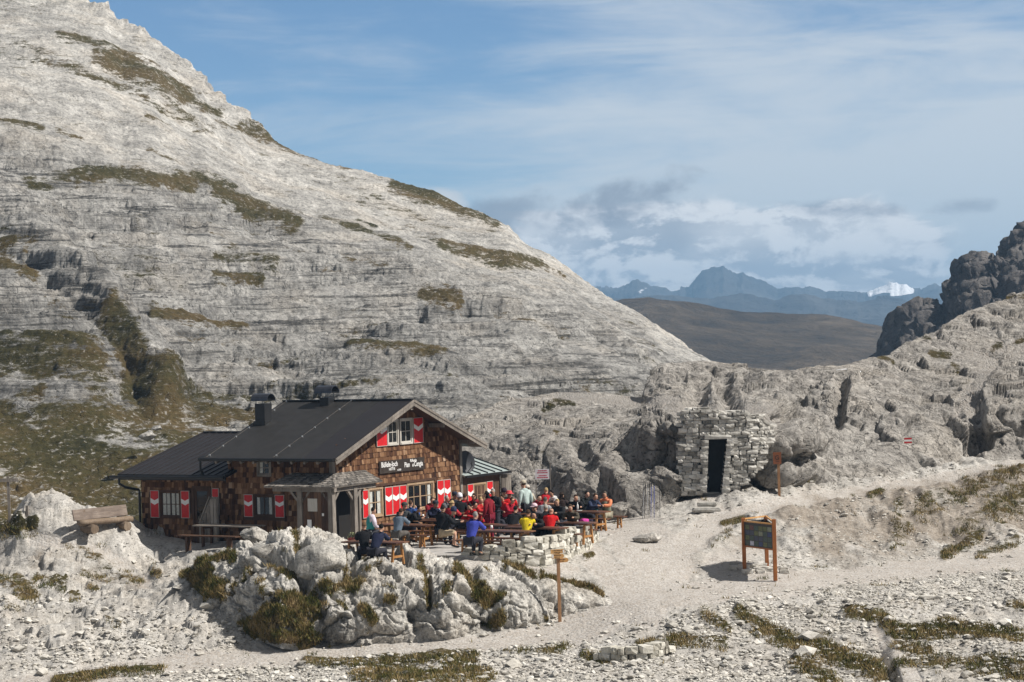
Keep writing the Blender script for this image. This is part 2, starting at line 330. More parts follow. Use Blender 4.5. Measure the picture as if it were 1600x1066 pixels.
SKY = [(-300, -170), (0, -48), (100, -14), (130, 0), (160, 14), (190, 40), (215, 48), (240, 60), (270, 86), (300, 114), (318, 122), (330, 137), (360, 162), (376, 172), (390, 190), (430, 214), (470, 233),
       (500, 247), (560, 268), (620, 286), (680, 305), (720, 322), (760, 336), (796, 350), (810, 364), (830, 380), (870, 406), (920, 440), (960, 466), (1005, 490), (1040, 522), (1100, 562), (1160, 600), (1330, 680)]
L1 = [(-300, 20), (0, 95), (100, 125), (230, 170), (300, 215), (400, 270), (500, 300), (600, 345), (700, 395), (800, 425), (880, 452), (1000, 545), (1100, 615), (1400, 800)]
L2 = [(-300, 190), (0, 225), (150, 262), (300, 292), (420, 332), (560, 385), (700, 440), (850, 490), (1000, 530), (1400, 640)]
MG = [(95, 60, 205, 92, 11, .8), (150, 95, 215, 118, 13, .8), (170, 100, 292, 150, 21, 1.05), (215, 85, 300, 150, 8, .5), (20, 62, 130, 118, 8, .55), (60, 88, 330, 205, 9, .62), (0, 75, 50, 95, 7, .5), (250, 138, 330, 172, 10, .9), (300, 155, 345, 172, 8, .8),
      (340, 190, 480, 242, 8, .6), (378, 196, 425, 216, 9, 1), (425, 216, 545, 262, 8, .8), (615, 292, 705, 316, 12, 1.05), (705, 318, 775, 345, 11, .9), (560, 300, 700, 352, 7, .5), (690, 382, 840, 418, 9, .95), (640, 350, 700, 385, 9, .55), (850, 425, 880, 435, 5, .6),
      (0, 207, 62, 216, 8, 1), (85, 218, 125, 228, 6, .8), (225, 195, 262, 204, 4, .7), (230, 240, 270, 262, 5, .7), (40, 300, 140, 290, 10, .8), (120, 292, 215, 290, 12, 1), (170, 290, 290, 302, 13, 1.05), (295, 292, 352, 315, 11, 1), (330, 320, 400, 352, 12, 1.05),
      (380, 350, 455, 372, 12, 1), (400, 338, 470, 350, 7, .6), (500, 352, 620, 396, 7, .8), (560, 355, 585, 365, 6, .8), (615, 390, 640, 402, 5, .7), (200, 345, 215, 350, 4, .7), (205, 365, 240, 390, 5, .6), (240, 500, 310, 512, 13, 1.1), (310, 515, 380, 522, 9, 1), (550, 555, 690, 572, 12, 1), (330, 425, 425, 440, 9, .75),
      (330, 452, 400, 462, 9, .9), (660, 492, 712, 502, 9, .95), (530, 430, 600, 445, 8, .6), (690, 478, 700, 500, 5, .7), (320, 385, 360, 425, 9, .6), (0, 428, 15, 432, 8, 1.1), (0, 455, 40, 480, 16, 1.2), (35, 440, 35, 470, 6, .6), (45, 418, 25, 400, 3, .3),
      (160, 555, 185, 590, 18, 1.1), (185, 590, 215, 660, 22, 1.1), (210, 650, 260, 680, 30, 1.15), (0, 590, 10, 600, 14, 1), (0, 605, 60, 605, 16, 1), (50, 600, 140, 600, 16, 1), (95, 590, 140, 625, 12, 1), (130, 615, 150, 640, 12, .8),
      (0, 690, 130, 720, 30, .95), (40, 740, 240, 790, 44, 1.25), (0, 720, 120, 760, 34, 1.15), (0, 620, 150, 640, 22, .8), (60, 720, 160, 700, 26, 1), (150, 690, 260, 720, 30, .85), (250, 660, 340, 680, 26, .95), (300, 640, 400, 690, 22, .85), (330, 650, 420, 655, 14, .8), (0, 670, 60, 660, 10, .7), (100, 790, 260, 840, 40, 1.1), (0, 800, 200, 860, 40, .9), (240, 690, 420, 800, 40, .9)]
def build_mountain():
    us = np.concatenate([np.linspace(-1200, -205, 150), np.arange(-200, 1330, 1.75)]); nu = len(us)
    top = pline(us, SKY)
    base = pline(us, [(-300, 880), (0, 866), (300, 850), (700, 820), (1330, 780)])
    Db = pline(us, [(-300, 138), (0, 140), (350, 146), (700, 140), (1330, 130)])
    Dt = pline(us, [(-300, 345), (0, 335), (190, 322), (500, 300), (760, 285), (1000, 262), (1330, 225)])
    X, Y, Z = column_sheet(us, base, top, Db, Dt, 470, 24, 90, 34, 1.12)
    U, V = proj(X, Y, Z)
    n = blur_n(grid_normals(X, Y, Z), 16)
    P = np.stack([X, Y, Z], -1).reshape(-1, 3)
    sh = X.shape
    front = np.zeros(sh); front[:470] = 1; front[470:] = 0.5
    l1 = sst(V, pline(U, L1) - 12, pline(U, L1) + 30); l2 = sst(V, pline(U, L2) - 30, pline(U, L2) + 50)
    low = (fbm(P / 26, 3, 3)).reshape(sh) * 1.3 + fbm(P / 8, 3, 5).reshape(sh) * 0.28
    d = low
    d = d + 1.5 * l1 * front
    d = d + 3.2 * caps(U, V, [(-60, 330, 40, 400, 50), (40, 400, 130, 490, 36), (130, 490, 250, 640, 32), (0, 520, 120, 620, 70, .8)], 0.98)      # the pale spur at the left
    cr = np.exp(-np.maximum(V - pline(U, SKY), 0) / 22.0) * sst(U, 480, 380)      # craggy band under the crest
    d = d + cr * (ridged(P / np.array([5, 5, 8]), 4, 11).reshape(sh) * 0.9)
    X = X + n[..., 0] * d; Y = Y + n[..., 1] * d; Z = Z + n[..., 2] * d
    # bedding: flat treads and broken risers
    P = np.stack([X, Y, Z], -1).reshape(-1, 3)
    wob = fbm(P / np.array([14, 14, 6]), 3, 21).reshape(sh) * 0.9 + fbm(P / np.array([3., 3., 3.]), 3, 22).reshape(sh) * 0.22 + ridged(P / np.array([.9, .9, 1.0]), 3, 23).reshape(sh) * 0.11
    tilt = Z + 0.035 * X - 0.012 * Y
    def stairs(lam, sharp, seed, amt):
        s = (tilt + wob) / lam; fr = s - np.floor(s)
        g = np.where(fr < sharp, fr * 0.12 / sharp, 0.12 + 0.88 * (fr - sharp) / (1 - sharp))
        a = sst(fbm(P / np.array([17, 17, 3]), 3, seed).reshape(sh), -0.28, 0.30) * amt
        return (g - fr) * lam * a
    amt = 0.14 + 0.86 * l2 * l1; amt = amt * (1 - 0.7 * np.clip(caps(U, V, MG), 0, 1)); amt = amt * (1 - .8 * sst(V, 640, 700) * sst(U, 420, 330))
    dz = stairs(2.1, 0.84, 31, 0.85) * amt + stairs(0.93, 0.80, 37, 1.15) * amt + stairs(0.43, 0.72, 39, 1.1) * amt
    Z = Z + dz * front
    mic = ridged(P / 1.6, 3, 41).reshape(sh) * 0.10 + fbm(P / 0.55, 2, 44).reshape(sh) * 0.09
    F1, F2, cid, cg = cells(P / np.array([1.4, 1.4, 1.0]), 3)
    mic = mic + (np.where(cid > 0.72, np.clip(0.42 - F1, 0, 1) * 0.9, 0)).reshape(sh) * (0.4 + 0.6 * l2)
    Z = Z + mic * 0.8; Y = Y - mic * 0.6
    gr = caps(U, V, MG, 0.75)
    speck = sst(fbm(P / 9, 3, 51).reshape(sh), -0.05, 0.6) * 0.44 * (0.25 + 0.75 * l2 + 0.5 * (1 - l1))
    gr = np.maximum(gr, speck) * front
    gr = np.maximum(gr, 0.55 * sst(V, 700, 760) * sst(U, 470, 380))
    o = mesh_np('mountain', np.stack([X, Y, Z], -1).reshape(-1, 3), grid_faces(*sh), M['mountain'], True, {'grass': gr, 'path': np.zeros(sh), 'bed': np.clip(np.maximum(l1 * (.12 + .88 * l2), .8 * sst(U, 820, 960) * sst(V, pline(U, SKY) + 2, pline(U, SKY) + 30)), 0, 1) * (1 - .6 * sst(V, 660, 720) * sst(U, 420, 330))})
    tag(o, kind='structure'); return X, Y, Z
build_mountain()

# ------------------------------------------------------------------ rocky bluff behind the terrace and up to the right
BT = [(540, 730), (650, 690), (700, 660), (740, 645), (800, 623), (870, 613), (940, 612), (1002, 622), (1010, 584), (1035, 568), (1100, 560), (1140, 566), (1200, 575), (1260, 575), (1320, 570), (1345, 562), (1390, 552), (1405, 545), (1440, 525), (1470, 512),
      (1500, 490), (1530, 478), (1560, 468), (1600, 453), (1700, 425), (1950, 385)]
BB = [(540, 850), (720, 838), (800, 824), (960, 822), (1000, 820), (1040, 815), (1075, 790), (1160, 782), (1215, 775), (1260, 772), (1340, 757), (1450, 742), (1600, 720), (1800, 715), (2000, 770), (2900, 840)]
BD = [(540, 850, 93), (640, 760, 97), (720, 838, 93.5), (800, 820, 94.8), (900, 818, 93.4), (960, 818, 92.0), (1000, 816, 91.4), (1040, 810, 91.4), (1075, 782, 95), (1160, 774, 96), (1215, 768, 95.5), (1260, 766, 96), (1340, 750, 98.5), (1450, 733, 101), (1600, 710, 104), (1850, 675, 108), (1950, 680, 109),
      (960, 765, 93.2), (1000, 745, 94.4), (880, 775, 94.8), (1040, 765, 93.6), (760, 760, 96.4), (850, 740, 96.8), (900, 705, 97.6), (950, 700, 96.7), (1000, 690, 95.8), (1050, 700, 94.2), (1046, 655, 95.6), (1050, 750, 93.6), (1140, 700, 96.4), (1236, 690, 95.4), (1228, 735, 94.9), (1130, 634, 97.6), (1206, 645, 97.2), (850, 660, 100.6), (950, 648, 103), (1010, 648, 99.5), (1140, 622, 103), (700, 700, 101),
      (870, 618, 112), (800, 628, 110), (740, 650, 107), (650, 692, 105), (545, 735, 103), (960, 620, 113), (1000, 630, 111.5), (1010, 622, 111), (1060, 625, 107), (1120, 618, 106.5), (1226, 655, 102), (1240, 640, 107), (1060, 610, 110), (1160, 615, 108), (1012, 590, 113), (1040, 570, 114.5), (1100, 562, 116), (1200, 577, 115), (1300, 574, 117),
      (1260, 705, 100.6), (1275, 650, 105.5), (1330, 645, 105.5), (1330, 595, 111.5), (1350, 566, 119), (1360, 700, 101.4), (1400, 640, 108), (1450, 682, 103.4), (1450, 600, 117), (1420, 548, 124), (1500, 640, 110), (1525, 695, 105.6), (1545, 650, 106.2), (1600, 690, 105.4), (1600, 640, 108), (1510, 560, 124), (1560, 560, 126), (1600, 600, 118),
      (1500, 494, 136), (1600, 458, 142), (1600, 520, 132), (1750, 460, 142), (1750, 560, 129), (1750, 640, 111), (1950, 400, 150), (1950, 600, 128), (2500, 400, 168), (2500, 560, 140), (2900, 640, 132), (2900, 400, 175)]
BGR = [(868, 628, 888, 632, 6, 1.0), (850, 640, 862, 634, 6, .8), (890, 636, 896, 634, 4, .8), (1455, 553, 1482, 556, 5, 1), (1372, 556, 1395, 560, 4, .7), (1488, 574, 1496, 577, 5, .9), (1550, 552, 1562, 540, 7, .7), (1590, 535, 1600, 530, 5, .8), (1560, 465, 1600, 460, 4, .6), (1480, 516, 1500, 508, 5, .4), (866, 672, 870, 673, 4, .8), (1430, 520, 1450, 530, 4, .4), (1500, 600, 1520, 590, 5, .4)]
def build_bluff():
    us = np.concatenate([np.arange(540, 1720, 1.55), np.linspace(1723, 2900, 260)]); nr, nb = 230, 26
    top, base = pline(us, BT), pline(us, BB)
    rb = np.array(BD, float)
    t = np.linspace(0, 1, nr)[:, None]
    V = base[None] + (top - base)[None] * t; U = np.repeat(us[None], nr, 0)
    D = rbf(rb[:, 0] / 30, rb[:, 1] / 20, rb[:, 2], U / 30, V / 20, 0.5)
    X, Y, Z = unproj(U, V, D)
    q = (np.arange(1, nb + 1) / nb)[:, None]
    Yb = Y[-1] + 45 * q; Xb = X[-1] / Y[-1] * Yb; Zb = Z[-1] - 9 * q ** 1.3 - 0.3
    X, Y, Z = (np.vstack(a) for a in ((X, Xb), (Y, Yb), (Z, Zb)))
    sh = X.shape; n = grid_normals(X, Y, Z)
    n = blur_n(n, 7)
    P = np.stack([X, Y, Z], -1).reshape(-1, 3)
    W = P + np.stack([fbm(P / 2.2, 3, 61), fbm(P / 2.2, 3, 62), fbm(P / 2.2, 3, 63)], -1) * 0.5
    F1, F2, cid, cg = cells(W / np.array([2.6, 2.6, 4.4]), 5)
    G1, G2, gid, gg = cells(W / np.array([0.8, 0.8, 1.3]), 6)
    d = (cid - 0.5) * 1.0 + cg * 0.85 - np.clip(0.07 - (F2 - F1), 0, 1) * 4.0
    d = d + (gid - 0.5) * 0.34 + gg * 0.38 - np.clip(0.06 - (G2 - G1), 0, 1) * 2.0
    d = d + ridged(P / np.array([1.4, 1.4, 2.2]), 5, 65, .55) * 0.15 + fbm(P / 6, 3, 66) * 0.6
    d = d + ridged(P / np.array([.36, .36, .6]), 3, 67, .6) * 0.075
    d = d.reshape(sh) * (1 - .62 * np.clip(n[..., 2], 0, 1) ** 2)
    Up, Vp = proj(X, Y, Z)
    smooth = caps(Up, Vp, [(1340, 720, 1440, 700, 26), (1060, 625, 1000, 622, 7), (870, 620, 1060, 634, 9), (1070, 645, 1200, 650, 22, .95), (1215, 670, 1200, 720, 16, .9), (1460, 560, 1600, 545, 20, .7), (1400, 600, 1500, 590, 24, .5), (1500, 650, 1560, 560, 14, .6), (1240, 700, 1340, 740, 24, .5), (1080, 770, 1250, 770, 14, .8), (1085, 700, 1200, 700, 40, .8)], .6)
    d = d * (1 - 0.8 * smooth)
    d = d * np.clip((np.arange(sh[0]) / 9.0), 0.1, 1)[:, None]
    d = d * (1 - .45 * sst(Up, 1040, 990) * sst(Vp, 600, 625))
    d = d + 0.6 * caps(Up, Vp, [(985, 770, 1040, 765, 24), (890, 745, 960, 740, 22), (1240, 680, 1290, 690, 24), (1560, 650, 1600, 640, 40)], .9)
    d = d - .7 * caps(Up, Vp, [(1316, 600, 1306, 660, 8), (1215, 655, 1260, 675, 8), (905, 700, 925, 740, 10, .5), (1130, 605, 1145, 640, 12), (1095, 605, 1080, 640, 12), (1515, 690, 1520, 720, 10), (1525, 640, 1538, 700, 10), (960, 790, 945, 760, 9)], .95)
    tp = np.ones(sh[0]); tp[:nr] = .3 + .7 * sst(np.arange(nr)[::-1], 0, 22); tp[nr:] = .3; d = d * tp[:, None]
    X = X + n[..., 0] * d; Y = Y + n[..., 1] * d; Z = Z + n[..., 2] * d
    P = np.stack([X, Y, Z], -1).reshape(-1, 3)
    s = (Z + 0.03 * X + fbm(P / np.array([4, 4, 2.5]), 3, 71).reshape(sh) * 0.45) / 1.5; fr = s - np.floor(s)
    g = np.where(fr < .45, fr * .3 / .45, .3 + .7 * (fr - .45) / .55)
    Z = Z + (g - fr) * 1.5 * 0.75 * (1 - smooth) * sst(fbm(P / 9, 2, 72).reshape(sh), -0.4, 0.3)
    gr = caps(Up, Vp, BGR, .8); pa = np.clip(smooth * 0.62 * (Vp < 665) , 0, 1)
    pa = np.maximum(pa, caps(Up, Vp, [(1505, 640, 1560, 545, 14, .85), (870, 618, 1060, 632, 8, .8)], .8))
    o = mesh_np('rocky_bluff', np.stack([X, Y, Z], -1).reshape(-1, 3), grid_faces(*sh), M['bluff'], True, {'grass': gr, 'path': pa, 'dirt': np.zeros(sh)})
    tag(o, kind='structure'); return X, Y, Z
build_bluff()

# ------------------------------------------------------------------ near ground: path, plaza, banks
GP = []      # (x, y, z) control points
def gz(u, v, z): GP.append(at_z(u, v, z))
def gD(u, v, D): x, y, z = unproj(u, v, D); GP.append((float(x), float(D), float(z)))
for a in [(700, 866, -.08), (735, 874, -.1), (850, 800, -.1), (780, 830, -.1), (930, 826, -.05), (400, 848, -.1), (250, 842, -.1), (940, 835, -.1), (1000, 840, -.15), (1000, 900, -.9), (955, 915, -1.05), (975, 944, -1.35), (875, 978, -1.88), (1060, 930, -1.2),
          (750, 1003, -2.15), (620, 1016, -2.3), (500, 1022, -2.35), (300, 1034, -2.45), (100, 1064, -2.7), (-100, 1080, -2.8), (600, 1066, -2.4), (850, 1050, -2.25), (1185, 900, -1.1), (1100, 905, -1.1), (1300, 893, -1.2), (1450, 884, -1.3), (1600, 870, -1.4), (1800, 860, -1.5), (1200, 950, -1.45), (1300, 1000, -1.9), (1500, 1000, -1.9), (1400, 1066, -2.4), (1600, 1066, -2.4), (1800, 1000, -2.0),
          (1000, 1030, -2.1), (1000, 975, -1.7), (1600, 950, -1.7), (1480, 940, -1.6), (1400, 905, -1.35), (1600, 890, -1.45), (1250, 920, -1.3), (100, 900, -.8), (150, 960, -1.5), (100, 1030, -2.3), (0, 845, .05), (250, 870, -.4), (300, 856, -.1), (165, 838, .1), (0, 930, -1.1), (-150, 880, -.5), (-150, 1000, -2.0), (-700, 1000, -2.0), (-1200, 1020, -2.2), (2400, 900, -1.5), (2900, 1000, -2.0), (310, 960, -1.5), (350, 1000, -2.05)]: gz(*a)
for a in [(1250, 790, 92), (1110, 768, 94.5), (1100, 800, 91), (1040, 812, 90), (1400, 772, 96), (1400, 742, 101), (1600, 737, 100), (1600, 715, 105), (1500, 800, 94), (1400, 850, 89.3), (1600, 800, 95.5), (1250, 840, 87.5), (1300, 760, 97.5), (1800, 700, 106), (1800, 780, 98), (2400, 680, 110), (2900, 660, 114), (2400, 780, 100), (1500, 725, 103),
          (60, 790, 88.5), (-120, 780, 89), (-600, 780, 90), (-1200, 780, 92), (120, 797, 87.5), (200, 822, 87.5), (1180, 768, 96), (960, 818, 90.5)]: gD(*a)
for x, y, z in [(-6, 79, -.15), (-3, 79, -.12), (-8, 80, -.2), (-20, 100, -2.5), (-10, 104, -1.4), (0, 104, -.5), (-26, 96, -.6), (-35, 110, -4), (-15, 125, -5), (12, 125, -3), (30, 125, 0), (30, 106, 1.0), (15, 106, .6),
                (0, 56, -1.9), (-12, 56, -1.9), (14, 56, -1.9), (0, 40, -.8), (-14, 40, -1.0), (14, 40, -1.0), (0, 20, 2.0), (0, 5, 5.4), (-10, 20, 2), (10, 20, 2), (-2, 90, -.1), (-6, 88, -.1), (-12, 88, -.2), (2, 88, -.1), (-14, 92, -.5)]: GP.append((x, y, z))
GPn = np.array(GP, float)
def ground_z(x, y): return rbf(GPn[:, 0], GPn[:, 1], GPn[:, 2], np.asarray(x, float), np.asarray(y, float), 2.2)
PATH = [(-60, 1085, 100, 1064, 14), (100, 1064, 300, 1032, 15), (300, 1032, 500, 1020, 14), (500, 1020, 760, 1004, 12), (760, 1004, 900, 985, 13), (900, 985, 1000, 935, 26), (1000, 935, 1040, 880, 46), (1020, 870, 990, 835, 44, .95), (1060, 860, 1130, 815, 20), (1130, 815, 1260, 782, 12), (1260, 782, 1430, 758, 9), (1430, 758, 1620, 722, 8), (1040, 930, 1230, 908, 20), (1230, 908, 1400, 893, 14), (1400, 893, 1640, 866, 14),
        (960, 900, 930, 870, 22, .9), (50, 845, 160, 862, 9, .8), (160, 862, 230, 915, 12, .6), (1100, 790, 1110, 770, 14, .9), (1370, 985, 1430, 1066, 13, .9), (700, 875, 900, 890, 8, .6), (1120, 880, 1200, 850, 24, .6), (1180, 935, 1280, 920, 8, .6)]
GG = [(0, 838, 55, 832, 7, 1.2), (0, 826, 30, 826, 6, 1), (90, 1066, 180, 1052, 9, 1.1), (170, 1052, 250, 1048, 7, 1), (0, 905, 30, 925, 9, .8), (20, 915, 50, 935, 11, .9), (60, 910, 98, 918, 9, 1), (10, 950, 25, 955, 5, .8), (108, 938, 122, 938, 4, .9), (140, 918, 150, 922, 4, .8), (120, 855, 200, 905, 10, .5), (130, 900, 220, 910, 6, .5), (240, 900, 250, 902, 5, .9), (165, 972, 172, 975, 3, .8), (105, 850, 125, 860, 7, .5),
      (480, 1034, 620, 1042, 8, .85), (600, 1035, 740, 1030, 9, .95), (560, 1056, 760, 1058, 13, .95), (690, 1035, 740, 1050, 12, .95), (790, 1020, 880, 1018, 5, .8), (855, 1020, 885, 1012, 5, .9), (915, 1028, 950, 1032, 8, .9), (1000, 1008, 1080, 1008, 8, .85), (1050, 1000, 1130, 1010, 9, .85), (1100, 960, 1140, 985, 8, .8), (1155, 958, 1200, 985, 10, .95), (1190, 985, 1300, 1030, 14, 1), (1270, 1010, 1370, 1050, 18, 1), (1250, 1040, 1300, 1066, 16, .9),
      (1325, 958, 1385, 968, 9, 1.05), (1380, 975, 1420, 990, 8, 1.05), (1400, 990, 1500, 985, 12, 1.1), (1470, 980, 1590, 995, 11, 1.1), (1400, 1010, 1450, 1015, 9, .8), (1400, 1040, 1480, 1035, 12, .7), (1520, 1040, 1600, 1050, 16, .85), (1575, 945, 1600, 950, 6, .7), (1440, 1040, 1600, 1030, 10, .6),
      (1478, 868, 1530, 842, 8, .95), (1395, 855, 1420, 830, 8, .55), (1550, 800, 1600, 770, 20, .7), (1440, 800, 1560, 745, 16, .62), (1360, 775, 1376, 770, 5, 1), (1560, 745, 1600, 738, 10, 1), (1500, 830, 1600, 800, 12, .6), (1130, 820, 1180, 808, 5, .8), (1115, 850, 1140, 835, 8, .5), (1405, 780, 1400, 840, 9, .5), (1590, 850, 1530, 870, 5, .7), (925, 868, 915, 872, 5, .9)]
def build_ground():
    us = np.concatenate([np.linspace(-1300, -260, 60), np.arange(-250, 1860, 2.3), np.linspace(1870, 3000, 70)])
    Ds = np.concatenate([np.linspace(3, 61, 40), np.arange(61.2, 72, .16), np.arange(72, 82, .115), np.arange(82, 104, .15), np.linspace(104.3, 150, 40)])
    U = np.repeat(us[None], len(Ds), 0); Y = np.repeat(Ds[:, None], len(us), 1)
    X = (U - 800) / FPX * Y; Z = ground_z(X, Y)
    sh = X.shape; Up, Vp = proj(X, Y, Z)
    P = np.stack([X, Y, Z], -1).reshape(-1, 3)
    pa = caps(Up, Vp, PATH, .7); flat = caps(Up, Vp, [(560, 850, 900, 815, 30), (230, 850, 560, 850, 12), (640, 850, 760, 840, 26)], .4)
    gr = caps(Up, Vp, GG, .7)
    rough = 1 - np.maximum(np.minimum(pa * 1.1, 1) * 0.88, flat)
    d = fbm(P / 3.0, 4, 81) * 0.20
    W = P + np.stack([fbm(P / 1.5, 3, 84), fbm(P / 1.5, 3, 85), 0 * P[:, 0]], -1) * 0.35
    F1, F2, cid, cg = cells(W / np.array([1.1, .8, 1.1]), 8)
    G1, G2, gid, gg = cells(W / np.array([.32, .3, .3]), 9)
    left = sst(Up, 420, 300) * sst(Vp, 1040, 1000)
    right = sst(Vp, 890, 850) * sst(Up, 1050, 1150)
    d = d.reshape(sh) + ((cid - .5) * .22 + cg * .2 + ridged(P / np.array([.9, .6, .9]), 3, 86) * .07).reshape(sh) * left * rough
    d = d + (fbm(P / .45, 3, 88) * .05 + (gid - .5) * .05 + gg * .05).reshape(sh)
    d = d + right * ((ridged(P / np.array([2.2, 5, 3]), 3, 89) * .14 + ridged(P / np.array([.8, 5, 3]), 2, 189) * .10)).reshape(sh)
    d = d - .10 * caps(Up, Vp, PATH[:4] + PATH[10:16], .8)
    d = d - .5 * caps(Up, Vp, [(1372, 985, 1400, 1066, 7)], .8)
    Z = Z + d * rough + (1 - rough) * (fbm(P / 1.2, 3, 90) * 0.03).reshape(sh)
    Z = Z + np.maximum(.12 * gr, 0) * (1 - flat)
    Z = Z + left * .42 * caps(Up, Vp, [(-60, 800, 90, 800, 26), (90, 800, 200, 825, 18, .6), (0, 880, 90, 900, 14, .2)], .98) * sst(Y, 84, 86.5)
    o = mesh_np('ground', np.stack([X, Y, Z], -1).reshape(-1, 3), grid_faces(*sh), M['ground'], True, {'grass': gr, 'path': pa, 'dirt': caps(Up, Vp, [(1300, 845, 1620, 800, 42, .8), (1240, 815, 1480, 775, 30, .75), (1500, 770, 1620, 750, 26, .7), (1150, 860, 1250, 830, 26, .5), (60, 870, 260, 920, 30, .4), (0, 960, 120, 990, 30, .3)], .9)})
    tag(o, kind='structure')
    return us, Ds, Z
GU, GD_, GZ = build_ground()
def gh(x, y):
    """height of the finished ground at world x, y (bilinear)"""
    x = np.asarray(x, float); y = np.asarray(y, float)
    u = 800 + x / y * FPX; j = np.clip(np.interp(u, GU, np.arange(len(GU))), 0, len(GU) - 1.001)
    i = np.clip(np.interp(y, GD_, np.arange(len(GD_))), 0, len(GD_) - 1.001)
    i0 = i.astype(int); j0 = j.astype(int); a = i - i0; b = j - j0
    return (GZ[i0, j0] * (1 - a) * (1 - b) + GZ[i0 + 1, j0] * a * (1 - b) + GZ[i0, j0 + 1] * (1 - a) * b + GZ[i0 + 1, j0 + 1] * a * b)

# ------------------------------------------------------------------ rock knoll in front of the terrace
KT = [(270, 915), (300, 885), (318, 870), (350, 856), (385, 848), (420, 842), (470, 843), (540, 848), (575, 855), (612, 866), (650, 874), (700, 880), (760, 886), (820, 897), (880, 912), (930, 926), (968, 944)]
KB = [(270, 918), (300, 925), (330, 958), (380, 992), (440, 1014), (500, 1019), (620, 1013), (700, 1006), (760, 997), (820, 987), (880, 975), (930, 958), (968, 946)]
KG = [(305, 905, 345, 925, 15, 1.05), (330, 880, 370, 880, 9, .8), (320, 885, 330, 900, 12, .9), (385, 985, 440, 960, 14, 1), (420, 960, 485, 945, 16, 1.05), (400, 990, 490, 1000, 12, 1), (440, 935, 485, 930, 10, .95), (470, 975, 480, 1005, 14, .9), (430, 890, 460, 900, 8, .8), (462, 855, 466, 870, 6, .9), (535, 875, 542, 905, 6, .8), (510, 925, 560, 915, 9, .85), (530, 940, 490, 960, 8, .6),
      (565, 950, 585, 970, 8, .8), (575, 900, 590, 898, 6, .7), (605, 942, 615, 944, 5, 1), (655, 885, 665, 900, 6, .8), (665, 900, 668, 950, 4, .8), (715, 900, 760, 940, 12, 1), (740, 920, 775, 935, 10, .9), (780, 965, 755, 995, 8, .95), (790, 892, 830, 905, 6, .7), (800, 900, 880, 915, 5, .6), (860, 912, 940, 930, 4, .9), (640, 1010, 670, 1010, 4, .6), (850, 985, 862, 983, 4, .9), (690, 945, 700, 930, 4, .6), (330, 930, 400, 905, 8, .5), (400, 900, 430, 940, 8, .55)]
def build_knoll():
    us = np.arange(270, 969, 1.25); nr, nb = 170, 26
    top, base = pline(us, KT), pline(us, KB)
    Dtop = pline(us, [(270, 80), (300, 79), (350, 78.3), (420, 77.5), (540, 77), (650, 76.6), (760, 75.7), (880, 75.4), (968, 74.7)])
    t = np.linspace(0, 1, nr)[:, None]
    xb, yb, zb = np.array([at_z(u, v, pline(u, [(270, -.7), (330, -1.45), (380, -2.0), (500, -2.37), (620, -2.32), (760, -2.17), (880, -1.9), (968, -1.38)])) for u, v in zip(us, base)]).T
    U = np.repeat(us[None], nr, 0); V = base[None] + (top - base)[None] * t
    sh_ = np.interp(us, [270, 420, 560, 760, 900, 968], [1.2, 2.2, 3.0, 3.4, 2.2, 1.1])
    D = yb[None] + .1 + (Dtop - yb - .1)[None] * t ** sh_[None]
    X, Y, Z = unproj(U, V, D)
    q = (np.arange(1, nb + 1) / nb)[:, None]
    Yb = Y[-1] + 3.2 * q; Xb = X[-1] / Y[-1] * Yb; Zb = Z[-1] - 2.2 * q ** 1.4
    X, Y, Z = (np.vstack(a) for a in ((X, Xb), (Y, Yb), (Z, Zb)))
    sh = X.shape; n = grid_normals(X, Y, Z)
    n = blur_n(n, 8)
    P = np.stack([X, Y, Z], -1).reshape(-1, 3); Up, Vp = proj(X, Y, Z)
    W = P + np.stack([fbm(P / .9, 3, 91), fbm(P / .9, 3, 92), fbm(P / .9, 3, 93)], -1) * 0.22
    F1, F2, cid, cg = cells(W / np.array([2.2, 1.8, 1.35]), 11)
    G1, G2, gid, gg = cells(W / np.array([.46, .42, .40]), 12)
    H1, H2, hid, hg = cells(P / .16, 13)
    d = (cid - .5) * .30 + cg * .34 - np.clip(.07 - (F2 - F1), 0, 1) * 3.0
    d = d + (gid - .5) * .08 + gg * .10 - np.clip(.06 - (G2 - G1), 0, 1) * .9
    d = d + (hid - .5) * .04 + hg * .03 + ridged(P / np.array([.6, .6, .9]), 5, 95, .6) * .07 + fbm(P / 2.5, 3, 96) * .22
    d = d.reshape(sh)
    gr = caps(Up, Vp, KG, .75)
    d = d * (1 - .6 * np.clip(gr, 0, 1)) + .10 * gr
    calm = caps(Up, Vp, [(600, 985, 700, 990, 26, .7), (850, 950, 940, 945, 22, .75), (560, 985, 600, 1000, 16, .5)], .8)
    d = d * (1 - .7 * calm)
    d = d - .55 * caps(Up, Vp, [(470, 868, 478, 922, 9), (418, 880, 466, 886, 7), (668, 900, 672, 950, 4), (640, 960, 650, 985, 5, .6), (775, 930, 755, 995, 7, .6), (735, 895, 745, 930, 9, .4), (873, 940, 873, 965, 4, .7)], .9)
    d = d + .35 * caps(Up, Vp, [(500, 880, 505, 905, 22), (590, 905, 640, 920, 24), (700, 920, 690, 970, 22), (430, 862, 470, 866, 16, .8), (800, 950, 830, 960, 26, .6), (540, 985, 600, 960, 20, .6), (400, 920, 420, 935, 20, .4)], .9)
    edge = np.clip((np.arange(sh[0]) / 10.), .05, 1)[:, None] * np.clip(np.minimum(us - 268, 970 - us) / 45., .1, 1)[None]
    d = d * edge; d[-nb:] *= .5
    X = X + n[..., 0] * d; Y = Y + n[..., 1] * d; Z = Z + n[..., 2] * d
    o = mesh_np('rock_outcrop', np.stack([X, Y, Z], -1).reshape(-1, 3), grid_faces(*sh), M['knoll'], True, {'grass': gr, 'path': caps(Up, Vp, [(640, 870, 900, 905, 7, .5)], .8), 'dirt': np.zeros(sh)})
    tag(o, kind='structure')
